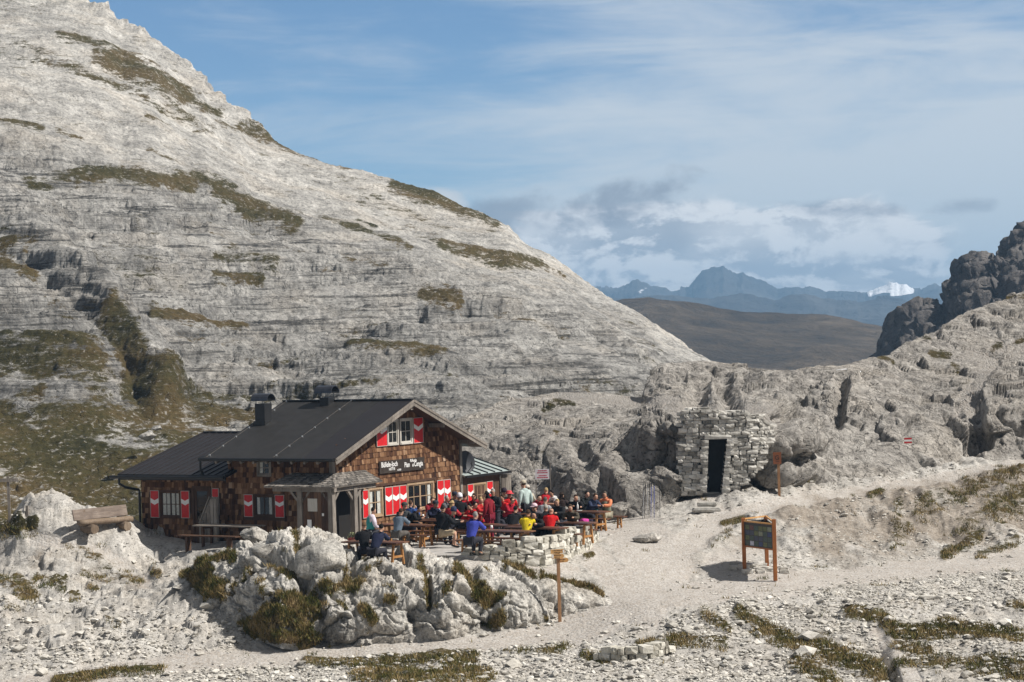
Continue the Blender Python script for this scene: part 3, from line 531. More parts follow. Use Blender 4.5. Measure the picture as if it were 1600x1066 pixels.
    return X, Y, Z, gr, n
KX, KY, KZ, KGR, KN = build_knoll()

# ------------------------------------------------------------------ far things: dark crag, brown moor, blue ranges
def ridge_sheet(name, prof, base, D0, D1, step, amp, lam, seed, mat, nr=90, back=0.4, curve=1.3, rough=1.0, attr_fn=None, facet=None, jag=0.0):
    us = np.arange(prof[0][0], prof[-1][0], step)
    X, Y, Z = column_sheet(us, np.full(len(us), float(base)), pline(us, prof) - jag * ridged(np.stack([us / 34, us * 0 + seed, us * 0], 1), 4, seed, .6) + jag * .6, np.full(len(us), float(D0)), np.full(len(us), float(D1)), nr, 14, D1 * back * .3, D1 * back * .1, curve)
    sh = X.shape; n = blur_n(grid_normals(X, Y, Z), 6); P = np.stack([X, Y, Z], -1).reshape(-1, 3)
    d = (ridged(P / lam, 6, seed, .52) * amp + fbm(P / (lam * .25), 4, seed + 3) * amp * .35 * rough).reshape(sh)
    if facet:
        for lv, a, b, sd in facet:
            W = P + np.stack([fbm(P / np.mean(lv) * 1.3, 3, sd + k) for k in range(3)], -1) * np.mean(lv) * .22
            F1, F2, cid, cg = cells(W / np.array(lv), sd); d = d + ((cid - .5) * a + cg * b - np.clip(.08 - (F2 - F1), 0, 1) * a * 2).reshape(sh)
    d = d * np.clip(np.arange(sh[0]) / 6., .1, 1)[:, None]
    X = X + n[..., 0] * d; Y = Y + n[..., 1] * d; Z = Z + n[..., 2] * d * .8
    Up, Vp = proj(X, Y, Z)
    at = attr_fn(Up, Vp, P, sh) if attr_fn else {'grass': np.zeros(sh), 'path': np.zeros(sh)}
    o = mesh_np(name, np.stack([X, Y, Z], -1).reshape(-1, 3), grid_faces(*sh), mat, True, at); tag(o, kind='structure'); return o
def far_mat(name, lowc, midc, hic, sc, snow=False, bump=0.7, bd=4.0):
    m_, T = newmat(name); co = T.n('ShaderNodeTexCoord').outputs['Object']
    n1 = T.noise(co, sc * 2, 10, 0.65, 0.4); n2 = T.noise(co, sc * 8, 8, 0.7)
    tone = T.m('ADD', T.m('MULTIPLY', n1, 0.6), T.m('MULTIPLY', n2, 0.4))
    c = T.ramp(tone, [(0.36, lowc), (0.5, midc), (0.64, hic)])
    if snow:
        c = T.mix(T.sstep(T.m('ADD', T.attr('snow'), T.m('MULTIPLY_ADD', n2, 1.0, -0.5)), 0.38, 0.5), c, (0.86, 0.87, 0.90))
    finish(T, c, 0.95, tone, bump, bd, spec=0.05); return m_
M['moor'] = far_mat('moor turf', (0.032, 0.023, 0.013), (0.078, 0.056, 0.032), (0.15, 0.115, 0.078), 0.006, bump=.8, bd=25.0)
M['range'] = far_mat('distant rock', (0.035, 0.035, 0.038), (0.065, 0.062, 0.060), (0.13, 0.125, 0.12), 0.002, True, bd=60.0)
ridge_sheet('dark_crag', [(1310, 680), (1392, 600), (1400, 560), (1406, 526), (1415, 503), (1428, 484), (1442, 474), (1458, 472), (1470, 480), (1482, 482), (1486, 458), (1494, 446), (1504, 441), (1514, 432), (1526, 414), (1538, 407), (1552, 408), (1564, 406), (1572, 394), (1582, 391), (1592, 378), (1602, 366), (1618, 358), (1700, 325), (1950, 300)],
            700, 330, 430, 1.3, .9, np.array([7, 7, 10]), 101, M['crag'], 190, curve=.8, rough=1.0, facet=[((13, 13, 20), 4.2, 3.6, 5), ((4.2, 4.2, 6.5), 1.6, 1.6, 6), ((1.6, 1.6, 2.2), .5, .5, 7)])
ridge_sheet('brown_moor', [(600, 520), (880, 490), (950, 480), (985, 474.5), (1012, 472), (1045, 477), (1085, 484), (1130, 491), (1200, 499), (1240, 499), (1290, 496.5), (1330, 503), (1380, 512), (1440, 520), (1600, 535), (2000, 540)],
            660, 800, 1250, 3.2, 2.6, 110, 111, M['moor'], 110, curve=1.15)
ridge_sheet('blue_foothills', [(300, 500), (850, 488), (930, 468), (990, 474), (1050, 468), (1110, 476), (1160, 466), (1210, 478), (1260, 470), (1320, 480), (1380, 470), (1440, 478), (1520, 468), (1700, 480), (2100, 500)],
            560, 2500, 3200, 3.0, 5, 120, 121, M['range'], 90, jag=1.8, facet=[((110, 110, 80), 6, 7, 11)], attr_fn=lambda u, v, P, sh: {'snow': np.zeros(sh)})
ridge_sheet('blue_mountains', [(200, 480), (800, 460), (880, 452), (930, 452), (960, 449), (978, 443), (996, 438), (1008, 445), (1030, 452), (1050, 458), (1074, 458), (1086, 446), (1096, 438), (1106, 430), (1118, 428), (1130, 421.5), (1137, 427), (1150, 433), (1160, 431), (1176, 436), (1192, 443), (1214, 452), (1228, 448), (1244, 445), (1262, 450), (1290, 459), (1318, 458), (1340, 461), (1356, 459), (1370, 452), (1386, 447.5), (1400, 446.5), (1416, 449), (1426, 455), (1436, 456), (1452, 449), (1468, 446), (1480, 450), (1530, 462), (1700, 452), (2200, 470)],
            545, 3700, 4500, 1.9, 3, 85, 131, M['range'], 110, curve=1.0, jag=2.6, facet=[((150, 150, 110), 10, 12, 8), ((50, 50, 40), 4, 5, 9)],
            attr_fn=lambda u, v, P, sh: {'snow': np.maximum(caps(u, v, [(1360, 458, 1385, 450, 5, 1.2), (1380, 449, 1418, 449, 8, 1.3), (1395, 459, 1424, 455, 4, 1)], .4), .45 * caps(u, v, [(975, 462, 1000, 458, 4), (1000, 455, 1010, 450, 3)], .9))})
# valley floor far below, out to the horizon
q = 30000.0
vf = mesh_np('valley_floor', [(-q, 128, -70), (q, 128, -70), (q, 40000, -70), (-q, 40000, -70)], [(0, 1, 2, 3)], M['moor'], False); tag(vf, kind='structure')

def haze():
    x, y0, y1, z0, z1 = 5000., -400., 6200., -72., 190.
    V = [(-x, y0, z0), (x, y0, z0), (x, y1, z0), (-x, y1, z0), (-x, y0, z1), (x, y0, z1), (x, y1, z1), (-x, y1, z1)]
    Fc = [(3, 2, 1, 0), (4, 5, 6, 7), (0, 1, 5, 4), (1, 2, 6, 5), (2, 3, 7, 6), (3, 0, 4, 7)]
    m_, T = newmat('thin mountain air')
    v = T.n('ShaderNodeVolumePrincipled', {'Color': (0.38, 0.66, 1.0), 'Density': 0.00021, 'Anisotropy': 0.0})
    o = T.n('ShaderNodeOutputMaterial'); T.t.links.new(v.outputs[0], o.inputs['Volume'])
    h = mesh_np('haze', V, Fc, m_, False); tag(h, kind='stuff', label='thin blue air over the valleys', cat='haze')
haze()
# ------------------------------------------------------------------ object builder
class MB:
    def __init__(s): s.v = []; s.f = []; s.mi = []; s.tone = []; s.cur = 0
    def add(s, V, Fc, tone=0.5):
        n = len(s.v); s.v += [tuple(p) for p in V]; s.f += [tuple(i + n for i in f) for f in Fc]; s.mi += [s.cur] * len(Fc); s.tone += [tone] * len(V); return s
    def box(s, a, b, tone=0.5, M_=None):
        x0, y0, z0 = a; x1, y1, z1 = b
        V = [(x0, y0, z0), (x1, y0, z0), (x1, y1, z0), (x0, y1, z0), (x0, y0, z1), (x1, y0, z1), (x1, y1, z1), (x0, y1, z1)]
        if M_ is not None: V = [M_ @ Vector(p) for p in V]
        return s.add(V, [(3, 2, 1, 0), (4, 5, 6, 7), (0, 1, 5, 4), (1, 2, 6, 5), (2, 3, 7, 6), (3, 0, 4, 7)], tone)
    def bar(s, p, q, w, h=None, up=(0, 0, 1), tone=0.5):
        """rectangular bar from p to q, w wide and h deep"""
        p, q = Vector(p), Vector(q); h = h or w; d = (q - p).normalized(); upv = Vector(up)
        if abs(d.dot(upv)) > .98: upv = Vector((1, 0, 0))
        r = d.cross(upv).normalized() * w / 2; t = r.cross(d).normalized() * h / 2
        V = [c + i * r + j * t for c in (p, q) for i, j in ((-1, -1), (1, -1), (1, 1), (-1, 1))]
        return s.add(V, [(3, 2, 1, 0), (4, 5, 6, 7), (0, 1, 5, 4), (1, 2, 6, 5), (2, 3, 7, 6), (3, 0, 4, 7)], tone)
    def tube(s, pts, rad, n=8, tone=0.5, cap=True):
        pts = [Vector(p) for p in pts]; rad = rad if isinstance(rad, (list, tuple)) else [rad] * len(pts); V = []; Fc = []
        for k, p in enumerate(pts):
            d = (pts[min(k + 1, len(pts) - 1)] - pts[max(k - 1, 0)]).normalized()
            u = Vector((0, 0, 1)) if abs(d.z) < .95 else Vector((1, 0, 0)); r = d.cross(u).normalized(); t = r.cross(d)
            V += [p + rad[k] * (math.cos(2 * math.pi * j / n) * r + math.sin(2 * math.pi * j / n) * t) for j in range(n)]
        for k in range(len(pts) - 1):
            for j in range(n): a = k * n + j; b = k * n + (j + 1) % n; Fc.append((a, b, b + n, a + n))
        if cap: Fc += [tuple(range(n))[::-1], tuple(range((len(pts) - 1) * n, len(pts) * n))]
        return s.add(V, Fc, tone)
    def lathe(s, prof, n=16, c=(0, 0, 0), M_=None, tone=0.5):
        V = []; Fc = []
        for r, z in prof: V += [Vector((c[0] + r * math.cos(2 * math.pi * j / n), c[1] + r * math.sin(2 * math.pi * j / n), c[2] + z)) for j in range(n)]
        for k in range(len(prof) - 1):
            for j in range(n): a = k * n + j; b = k * n + (j + 1) % n; Fc.append((a, b, b + n, a + n))
        Fc += [tuple(range(n))[::-1], tuple(range((len(prof) - 1) * n, len(prof) * n))]
        if M_ is not None: V = [M_ @ p for p in V]
        return s.add(V, Fc, tone)
    def prism(s, poly, depth, axis=1, off=0.0, tone=0.5):
        """polygon extruded along an axis (poly given in the two other axes)"""
        n = len(poly); V = []
        for d in (off, off + depth):
            for a, b in poly: V.append({0: (d, a, b), 1: (a, d, b), 2: (a, b, d)}[axis])
        return s.add(V, [tuple(range(n)), tuple(range(2 * n - 1, n - 1, -1))] + [(i, i + n, (i + 1) % n + n, (i + 1) % n) for i in range(n)], tone)
    def build(s, name, mat, parent=None, smooth=False, bevel=0.0, loc=None, rotz=0.0):
        me = bpy.data.meshes.new(name); me.from_pydata([tuple(p) for p in s.v], [], s.f)
        mats = mat if isinstance(mat, (list, tuple)) else [mat]
        for m_ in mats: me.materials.append(m_)
        if len(mats) > 1: me.polygons.foreach_set('material_index', s.mi)
        at = me.attributes.new('tone', 'FLOAT', 'POINT'); at.data.foreach_set('value', s.tone)
        bm = bmesh.new(); bm.from_mesh(me); bmesh.ops.recalc_face_normals(bm, faces=bm.faces)
        if bevel: bmesh.ops.bevel(bm, geom=list(bm.edges), offset=bevel, segments=1, affect='EDGES', clamp_overlap=True)
        bm.to_mesh(me); bm.free()
        if smooth: me.polygons.foreach_set('use_smooth', [True] * len(me.polygons))
        o = bpy.data.objects.new(name, me); COL.objects.link(o)
        if parent: o.parent = parent
        if loc: o.location = loc
        o.rotation_euler.z = rotz
        return o
    def build_each(s, name, mat, parent=None, **kw):
        # one object per connected piece
        par = list(range(len(s.v)))
        def find(a):
            while par[a] != a: par[a] = par[par[a]]; a = par[a]
            return a
        for f in s.f:
            for i in f[1:]: par[find(i)] = find(f[0])
        grp = {}
        for f in s.f: grp.setdefault(find(f[0]), []).append(f)
        out = []
        for fs in grp.values():
            idx = sorted({i for f in fs for i in f}); mp = {i: k for k, i in enumerate(idx)}; q = MB()
            q.add([s.v[i] for i in idx], [tuple(mp[i] for i in f) for f in fs]); q.tone = [s.tone[i] for i in idx]
            out.append(q.build(name, mat, parent, **kw))
        return out
def empty(name, loc=(0, 0, 0), rz=0.0, label=None, cat=None, group=None):
    o = bpy.data.objects.new(name, None); COL.objects.link(o); o.empty_display_size = .3
    o.location = loc; o.rotation_euler.z = rz; return tag(o, label, cat, group)
def copy_tree(o, parent=None):
    c = o.copy(); COL.objects.link(c); c.parent = parent
    for ch in list(o.children): copy_tree(ch, c)
    return c
def text_mesh(txt, size, name, mat, parent, M_, sx=1.0, extrude=0.002, align='LEFT', bold=0.0):
    cu = bpy.data.curves.new(name, 'FONT'); cu.body = txt; cu.size = size; cu.extrude = extrude; cu.align_x = align; cu.offset = bold
    t = bpy.data.objects.new(name, cu); COL.objects.link(t)
    dg = bpy.context.evaluated_depsgraph_get(); me = bpy.data.meshes.new_from_object(t.evaluated_get(dg))
    bpy.data.objects.remove(t); bpy.data.curves.remove(cu)
    me.transform(M_ @ Matrix.Diagonal((sx, 1, 1, 1))); me.materials.clear(); me.materials.append(mat)
    o = bpy.data.objects.new(name, me); COL.objects.link(o); o.parent = parent; return o

# ------------------------------------------------------------------ object materials
def wood_mat(name, c0, c1, c2, grain=(30, 30, 2.0), rough=0.75, spec=0.3, bd=0.004, tone_amt=0.5):
    m_, T = newmat(name); co = T.n('ShaderNodeTexCoord').outputs['Object']
    g = T.noise(T.scl(co, grain), 1.0, 7, 0.65, 0.6); b = T.noise(co, 1.6, 4, 0.6)
    t = T.m('ADD', T.m('MULTIPLY_ADD', g, 0.6, T.m('MULTIPLY', b, 0.4)), T.m('MULTIPLY_ADD', T.attr('tone'), tone_amt * .5, -tone_amt * .25))
    c = T.ramp(t, [(0.3, c0), (0.5, c1), (0.68, c2)])
    finish(T, c, rough, g, 0.5, bd, spec=spec); return m_
def plain(name, col, rough=0.6, var=0.12, scale=6.0, metal=0.0, spec=0.4, bump=0.0):
    m_, T = newmat(name); co = T.n('ShaderNodeTexCoord').outputs['Object']
    n = T.noise(co, scale, 6, 0.65)
    c = T.mix(T.sstep(n, 0.3, 0.7), tuple(x * (1 - var) for x in col), tuple(min(1, x * (1 + var)) for x in col))
    finish(T, c, rough, n if bump else None, bump, 0.02, metal=metal, spec=spec); return m_
def shingle_mat(name, stops, rough=0.85):
    m_, T = newmat(name); co = T.n('ShaderNodeTexCoord').outputs['Object']
    g = T.noise(T.scl(co, (40, 40, 3)), 1.0, 6, 0.7); b = T.noise(co, 0.8, 4, 0.6); f = T.noise(co, 9.0, 4, .6)
    t = T.m('ADD', T.m('MULTIPLY', T.attr('tone'), 0.62), T.m('ADD', T.m('MULTIPLY', g, 0.28), T.m('MULTIPLY_ADD', b, 0.30, -0.10)))
    c = T.ramp(T.m('MULTIPLY_ADD', f, .12, T.m('SUBTRACT', t, .06)), stops)
    finish(T, c, rough, g, 0.5, 0.006, spec=0.2); return m_
M['shingle'] = shingle_mat('larch shingles', [(0.12, (0.022, 0.010, 0.006)), (0.32, (0.062, 0.026, 0.013)), (0.50, (0.150, 0.074, 0.036)), (0.66, (0.29, 0.168, 0.092)), (0.88, (0.43, 0.31, 0.22))])
M['shake'] = shingle_mat('weathered roof shakes', [(0.15, (0.04, 0.036, 0.033)), (0.45, (0.13, 0.118, 0.105)), (0.8, (0.30, 0.27, 0.24))])
M['roof'] = plain('charcoal roof felt', (0.021, 0.0195, 0.0185), 0.6, 0.22, 2.5, spec=0.35, bump=0.15)
M['roof_dark'] = plain('dark plum roof sheet', (0.015, 0.0125, 0.0135), 0.5, 0.18, 2.0, spec=0.45, bump=.1)
M['black_metal'] = plain('black painted metal', (0.014, 0.014, 0.015), 0.45, 0.2, 4)
M['cap_metal'] = plain('blue grey sheet metal', (0.075, 0.08, 0.095), 0.32, 0.2, 3, metal=0.7)
M['grey_wood'] = wood_mat('weathered grey timber', (0.075, 0.062, 0.052), (0.19, 0.165, 0.14), (0.34, 0.30, 0.26))
M['brown_wood'] = wood_mat('dark stained timber', (0.03, 0.016, 0.010), (0.075, 0.038, 0.022), (0.14, 0.078, 0.046))
M['frame_wood'] = wood_mat('pale window timber', (0.20, 0.125, 0.07), (0.36, 0.245, 0.15), (0.50, 0.38, 0.26))
M['white_frame'] = wood_mat('greyed white window timber', (0.32, 0.30, 0.26), (0.48, 0.45, 0.40), (0.60, 0.57, 0.52))
M['red'] = plain('red shutter paint', (0.56, 0.012, 0.016), 0.5, 0.12, 5)
M['white'] = plain('white paint', (0.80, 0.79, 0.77), 0.5, 0.05, 5)
M['shutter_edge'] = plain('pale shutter edge', (0.42, 0.38, 0.34), 0.6, 0.1, 8)
M['curtain'] = plain('white net curtain', (0.50, 0.50, 0.46), 0.9, 0.25, 14)
M['recess_shade'] = plain('shaded door recess', (0.012, 0.010, 0.009), 0.9, 0.2)
M['dish'] = plain('dark grey dish paint', (0.028, 0.030, 0.036), 0.6, 0.1, 5)
M['zinc'] = plain('pale zinc roof', (0.46, 0.52, 0.50), 0.38, 0.10, 2.0, metal=0.35)
M['steel'] = plain('galvanised steel', (0.42, 0.43, 0.44), 0.4, 0.1, 8, metal=0.8)
M['sign_brown'] = wood_mat('dark brown sign board', (0.020, 0.014, 0.011), (0.036, 0.026, 0.020), (0.06, 0.045, 0.034))
def glass_mat():
    m_, T = newmat('window glass'); co = T.n('ShaderNodeTexCoord').outputs['Object']
    n = T.noise(co, 2.0, 3); b = T.n('ShaderNodeBump', {'Height': n, 'Strength': 0.15, 'Distance': 0.05})
    p = T.n('ShaderNodeBsdfPrincipled', {'Base Color': (0.012, 0.014, 0.016), 'Roughness': 0.06, 'Specular IOR Level': 0.6, 'Normal': b})
    T.n('ShaderNodeOutputMaterial', {0: p}); return m_
M['glass'] = glass_mat()

# ------------------------------------------------------------------ the mountain hut
HX, HY, HTH = -6.653, 83.724, R(58.69)
hb = np.array([math.cos(HTH), math.sin(HTH)]); ha = np.array([-math.sin(HTH), math.cos(HTH)])
def hut_w(x, y, z=0.0): return (HX + hb[0] * x + ha[0] * y, HY + hb[1] * x + ha[1] * y, z)
def hut_loc(wx, wy): d = np.array([wx - HX, wy - HY]); return float(d @ hb), float(d @ ha)
def hut_px(x, y, z): return proj(*hut_w(x, y, z))
def hut_plane(u, v, a, b, c):
    """local x, y of the point of the plane z = a*x + b*y + c seen at pixel (u, v)"""
    q = np.array([2.0, 2.0])
    for _ in range(30):
        f = lambda p: np.array(hut_px(p[0], p[1], a * p[0] + b * p[1] + c)) - (u, v)
        f0 = f(q); J = np.stack([(f(q + d) - f0) / 1e-3 for d in (np.array([1e-3, 0]), np.array([0, 1e-3]))], 1)
        q = q - np.linalg.solve(J, f0)
    return q
W_, L_, LA = 8.62, 4.78, 9.02
EZ, RZ, OE, OG = 3.152, 5.093, 0.822, 0.721
SL = (RZ - EZ) / (W_ / 2 + OE)
rs = random.Random(5)
hut = empty('mountain_hut', (HX, HY, 0), HTH, 'dark timber mountain hut with shingle walls, black pitched roof and red shutters', 'hut')

def shingles(mb, org, du, up, nrm, w, h, inside, rowh=0.20, wmin=.08, wmax=.19, lift=.028):
    """overlapping wedges over a wall of width w and height h; inside(x, z) keeps one"""
    org, du, up, nrm = Vector(org), Vector(du), Vector(up), Vector(nrm)
    r = 0; z = -0.02
    while z < h:
        x = -rs.random() * .15
        while x < w:
            ww = rs.uniform(wmin, wmax); x0, x1 = max(x, 0), min(x + ww - .006, w)
            if x1 - x0 > .02 and inside((x0 + x1) / 2, z + rowh / 2):
                dz = rs.uniform(-.015, .015); lf = lift * rs.uniform(.7, 1.4); tl = rs.gauss(.45, .2)
                a = org + du * x0 + up * (z + dz); b = org + du * x1 + up * (z + dz); c = org + du * x1 + up * (z + rowh + .02); d = org + du * x0 + up * (z + rowh + .02)
                mb.add([a + nrm * lf, b + nrm * lf, c + nrm * .006, d + nrm * .006, a, b], [(0, 1, 2, 3), (4, 5, 1, 0), (4, 0, 3), (5, 2, 1)], min(max(tl, 0), 1))
            x += ww
        z += rowh; r += 1

wa = MB()          # structural walls
wa.prism([(0, -.6), (W_, -.6), (W_, 3.40), (W_ / 2, 3.40 + SL * W_ / 2), (0, 3.40)], L_, 1, 0.0)
wa.build('wall', M['brown_wood'], hut)
# openings: (x0, x1, z0, z1) on the gable wall, (y0, y1, z0, z1) on the long wall
G_OP = [(1.78, 3.12, .76, 1.86), (3.2, 4.72, .74, 1.86), (4.72, 6.62, .80, 1.86), (6.75, 7.8, .74, 1.88), (2.75, 5.96, 3.34, 4.40)]
A_OP = [(2.15, 4.07, .86, 1.80), (2.74, 3.42, 2.40, 3.08)]
N_OP = [(6.6, 8.6, .78, 1.88), (5.2, 6.55, -.5, 2.0)]
def hit(ops, x, z): return any(a < x < b and c < z < d for a, b, c, d in ops)
sg = MB()
shingles(sg, (0, -.004, 0), (1, 0, 0), (0, 0, 1), (0, -1, 0), W_, 5.1, lambda x, z: z < 3.36 + SL * min(x, W_ - x) and not hit(G_OP, x, z) and not (x < .12))
shingles(sg, (-.004, L_, 0), (0, -1, 0), (0, 0, 1), (-1, 0, 0), L_, 3.10, lambda x, z: not hit(A_OP, L_ - x, z))
sg.build('shingle_cladding', M['shingle'], hut)
an = MB(); an.box((0.0, L_ + .002, -.6), (8.3, LA, 2.62))
an.prism([(0.0, 2.62), (8.6, 2.62), (4.5, 3.70)], LA - L_ - .01, 1, L_ + .004)
an.build('annex_wall', M['brown_wood'], hut)
sa = MB(); shingles(sa, (-.004, LA, 0), (0, -1, 0), (0, 0, 1), (-1, 0, 0), LA - L_, 2.36, lambda x, z: not hit(N_OP, LA - x, z))
sa.build('annex_shingles', M['shingle'], hut)
cb = MB()
for p in ((-.06, -.06), (W_ - .1, -.06)): cb.box((p[0], p[1], -.3), (p[0] + .16, p[1] + .16, 3.30 if p[0] < 0 else 3.36))
cb.build_each('corner_board', M['grey_wood'], hut)

# roofs ------------------------------------------------------------
def slab(mb, P, n, th):
    P = [Vector(p) for p in P]; n = Vector(n); k = len(P)
    mb.add(P + [p - n * th for p in P], [tuple(range(k)), tuple(range(2 * k - 1, k - 1, -1))] + [(i, (i + 1) % k, (i + 1) % k + k, i + k) for i in range(k)])
y0r, y1r = -OG, 6.08 - OG; bay = y0r + 1.42
nA = Vector((-SL, 0, 1)).normalized(); nB = Vector((SL, 0, 1)).normalized(); mr = W_ / 2
rf = MB(); slab(rf, [(-OE, bay, EZ), (mr, bay, RZ), (mr, y1r, RZ), (-OE, y1r, EZ)], nA, .10)
slab(rf, [(mr, y0r, RZ), (W_ + OE, y0r, EZ), (W_ + OE, y1r, EZ), (mr, y1r, RZ)], nB, .10)
roof = rf.build('roof', M['roof'], hut)
rb_ = MB(); slab(rb_, [(-OE - .01, y0r, EZ + .004), (mr, y0r, RZ + .006), (mr, bay - .003, RZ + .006), (-OE - .01, bay - .003, EZ + .004)], nA, .105)
rb_.build('roof_bay', M['roof_dark'], hut)
# purlin ends, rafters and rake boards
rk = MB()
for sgn, x0 in ((1, -OE), (-1, W_ + OE)):
    for k, (yy, hh, dz) in enumerate(((y0r - .03, .20, -.13), (y0r - .055, .09, -.045))):
        rk.bar((x0, yy, EZ + dz), (mr, yy, RZ + dz), .028, hh, up=(0, 0, 1))
rk.build_each('rake_board', M['grey_wood'], hut)
pl = MB()
for x, z in ((0.0, 3.36), (mr, 4.86), (W_, 3.36), (2.15, 4.1), (W_ - 2.15, 4.1)): pl.box((x - .08, y0r + .05, z - .16 + .0), (x + .08, .2, z))
for k in range(9):
    y = .1 + k * .58
    pl.bar((-OE + .03, y, EZ - .16), (.35, y, EZ - .16 + SL * (OE + .32)), .09, .12)
pl.build_each('purlin', M['grey_wood'], hut)
sf = MB(); slab(sf, [(-OE + .02, y0r + .02, EZ - .105), (mr, y0r + .02, RZ - .108), (mr, -.005, RZ - .108), (-OE + .02, -.005, EZ - .105)], nA, .02)
slab(sf, [(mr, y0r + .02, RZ - .108), (W_ + OE - .02, y0r + .02, EZ - .105), (W_ + OE - .02, -.005, EZ - .105), (mr, -.005, RZ - .108)], nB, .02)
sf.build('soffit', M['brown_wood'], hut)
gt = MB()
gt.tube([(-OE - .06, y0r + .02, EZ - .05), (-OE - .06, y1r + .1, EZ - .05)], .065, 8)
gt.tube([(W_ + OE + .05, y0r + .02, EZ - .05), (W_ + OE + .05, y1r, EZ - .05)], .06, 8)
gt.tube([(-OE - .06, y1r + .04, EZ - .06), (-OE - .06, y1r + .04, EZ - .42), (-OE + .1, y1r + .04, EZ - .62)], .045, 8)
gt.build_each('gutter', M['black_metal'], hut)
cab = MB(); clip = MB()
for yy in (5.15, 2.05):
    cab.tube([(x, yy, EZ + SL * (x + OE) + .035) for x in np.linspace(-OE, mr, 9)], .004, 5)
    if yy > 1:
        for x in np.linspace(-OE + .2, mr - .1, 7): clip.box((x - .025, yy - .025, EZ + SL * (x + OE)), (x + .025, yy + .025, EZ + SL * (x + OE) + .06))
cab.build_each('lightning_cable', M['grey_wood'], hut); clip.build_each('cable_clip', M['steel'], hut)
rc = MB(); rc.bar((mr, y0r, RZ + .01), (mr, y1r, RZ + .01), .22, .05); rc.build('ridge_cap', M['black_metal'], hut)
# annex roof with standing seams
AZ, AR, ax, aR = 2.50, 3.86, -.70, 4.55; sA = (AR - AZ) / (aR - ax); nn = Vector((-sA, 0, 1)).normalized()
ar = MB(); slab(ar, [(ax, L_ - .42, AZ), (aR, L_ - .42, AR), (aR, 9.55, AR), (ax, 9.55, AZ)], nn, .09)
slab(ar, [(aR, L_ + .02, AR), (9.5, L_ + .02, AZ - .02), (9.5, 9.55, AZ - .02), (aR, 9.55, AR)], Vector((sA, 0, 1)).normalized(), .09)
for k in range(15):
    y = 4.55 + k * .355; ar.bar((ax + .01, y, AZ + .015), (aR, y, AR + .015), .03, .035)
ar.box((ax - .03, L_ - .42, AZ - .20), (ax + .015, 9.56, AZ + .02)); ar.bar((ax, 9.57, AZ - .07), (aR, 9.57, AR - .07), .03, .2)
ar.bar((aR, L_, AR + .02), (aR, 9.56, AR + .02), .2, .05)
ar.build('annex_roof', M['roof_dark'], hut)
ag = MB(); ag.tube([(ax - .09, L_ - .4, AZ - .08), (ax - .09, 9.9, AZ - .1)], .065, 8)
ag.tube([(ax - .09, 9.45, AZ - .12), (ax - .09, 9.45, AZ - .34), (ax + .1, 9.3, AZ - .5), (-.06, 9.1, AZ - .62), (-.07, 9.07, AZ - .75), (-.07, 9.07, -.3)], .05, 8)
ag.build_each('annex_gutter', M['black_metal'], hut)
# chimneys
def chimney(u, v, w, h, capw, post=False, back=False):
    if back: x, y = hut_plane(u, v, -SL, 0, EZ + SL * (W_ + OE))
    else: x, y = hut_plane(u, v, SL, 0, EZ + SL * OE)
    zb = (EZ + SL * (W_ + OE) - SL * x) if back else (EZ + SL * (x + OE))
    c = MB()
    if not post: c.box((x - w / 2, y - w / 2, zb - .3), (x + w / 2, y + w / 2, zb + h)); c.box((x - w / 2 - .05, y - w / 2 - .05, zb - .1), (x + w / 2 + .05, y + w / 2 + .05, zb + .06))
    else: c.box((x - w / 2, y - w / 2, zb - .3), (x + w / 2, y + w / 2, zb + .03))
    ch = c.build('chimney', M['black_metal'], hut)
    lg = MB(); top = zb + (h if not post else .03); lh = .10 if not post else .16
    for i in (-1, 1):
        for j in (-1, 1): lg.bar((x + i * w * .42, y + j * w * .42, top), (x + i * w * .42, y + j * w * .42, top + lh), .022)
    n = 10; R0 = capw * .36; V = []
    for yy in (y - capw / 2, y + capw / 2):
        for r in (R0, R0 - .025): V += [(x - r * math.cos(math.pi * k / n), yy, top + lh + r * math.sin(math.pi * k / n)) for k in range(n + 1)]
    q = n + 1; Fc = []
    for k in range(n): Fc += [(k, k + 1, 2 * q + k + 1, 2 * q + k), (q + k, 3 * q + k, 3 * q + k + 1, q + k + 1), (k, q + k, q + k + 1, k + 1), (2 * q + k, 2 * q + k + 1, 3 * q + k + 1, 3 * q + k)]
    Fc += [(0, 2 * q, 3 * q, q), (n, q + n, 3 * q + n, 2 * q + n)]
    lg.add(V, Fc); lg.build('chimney_cowl', M['cap_metal'], ch)
chimney(412, 660, .46, .72, .78)
chimney(511, 622, .42, .0, .80, True, True)

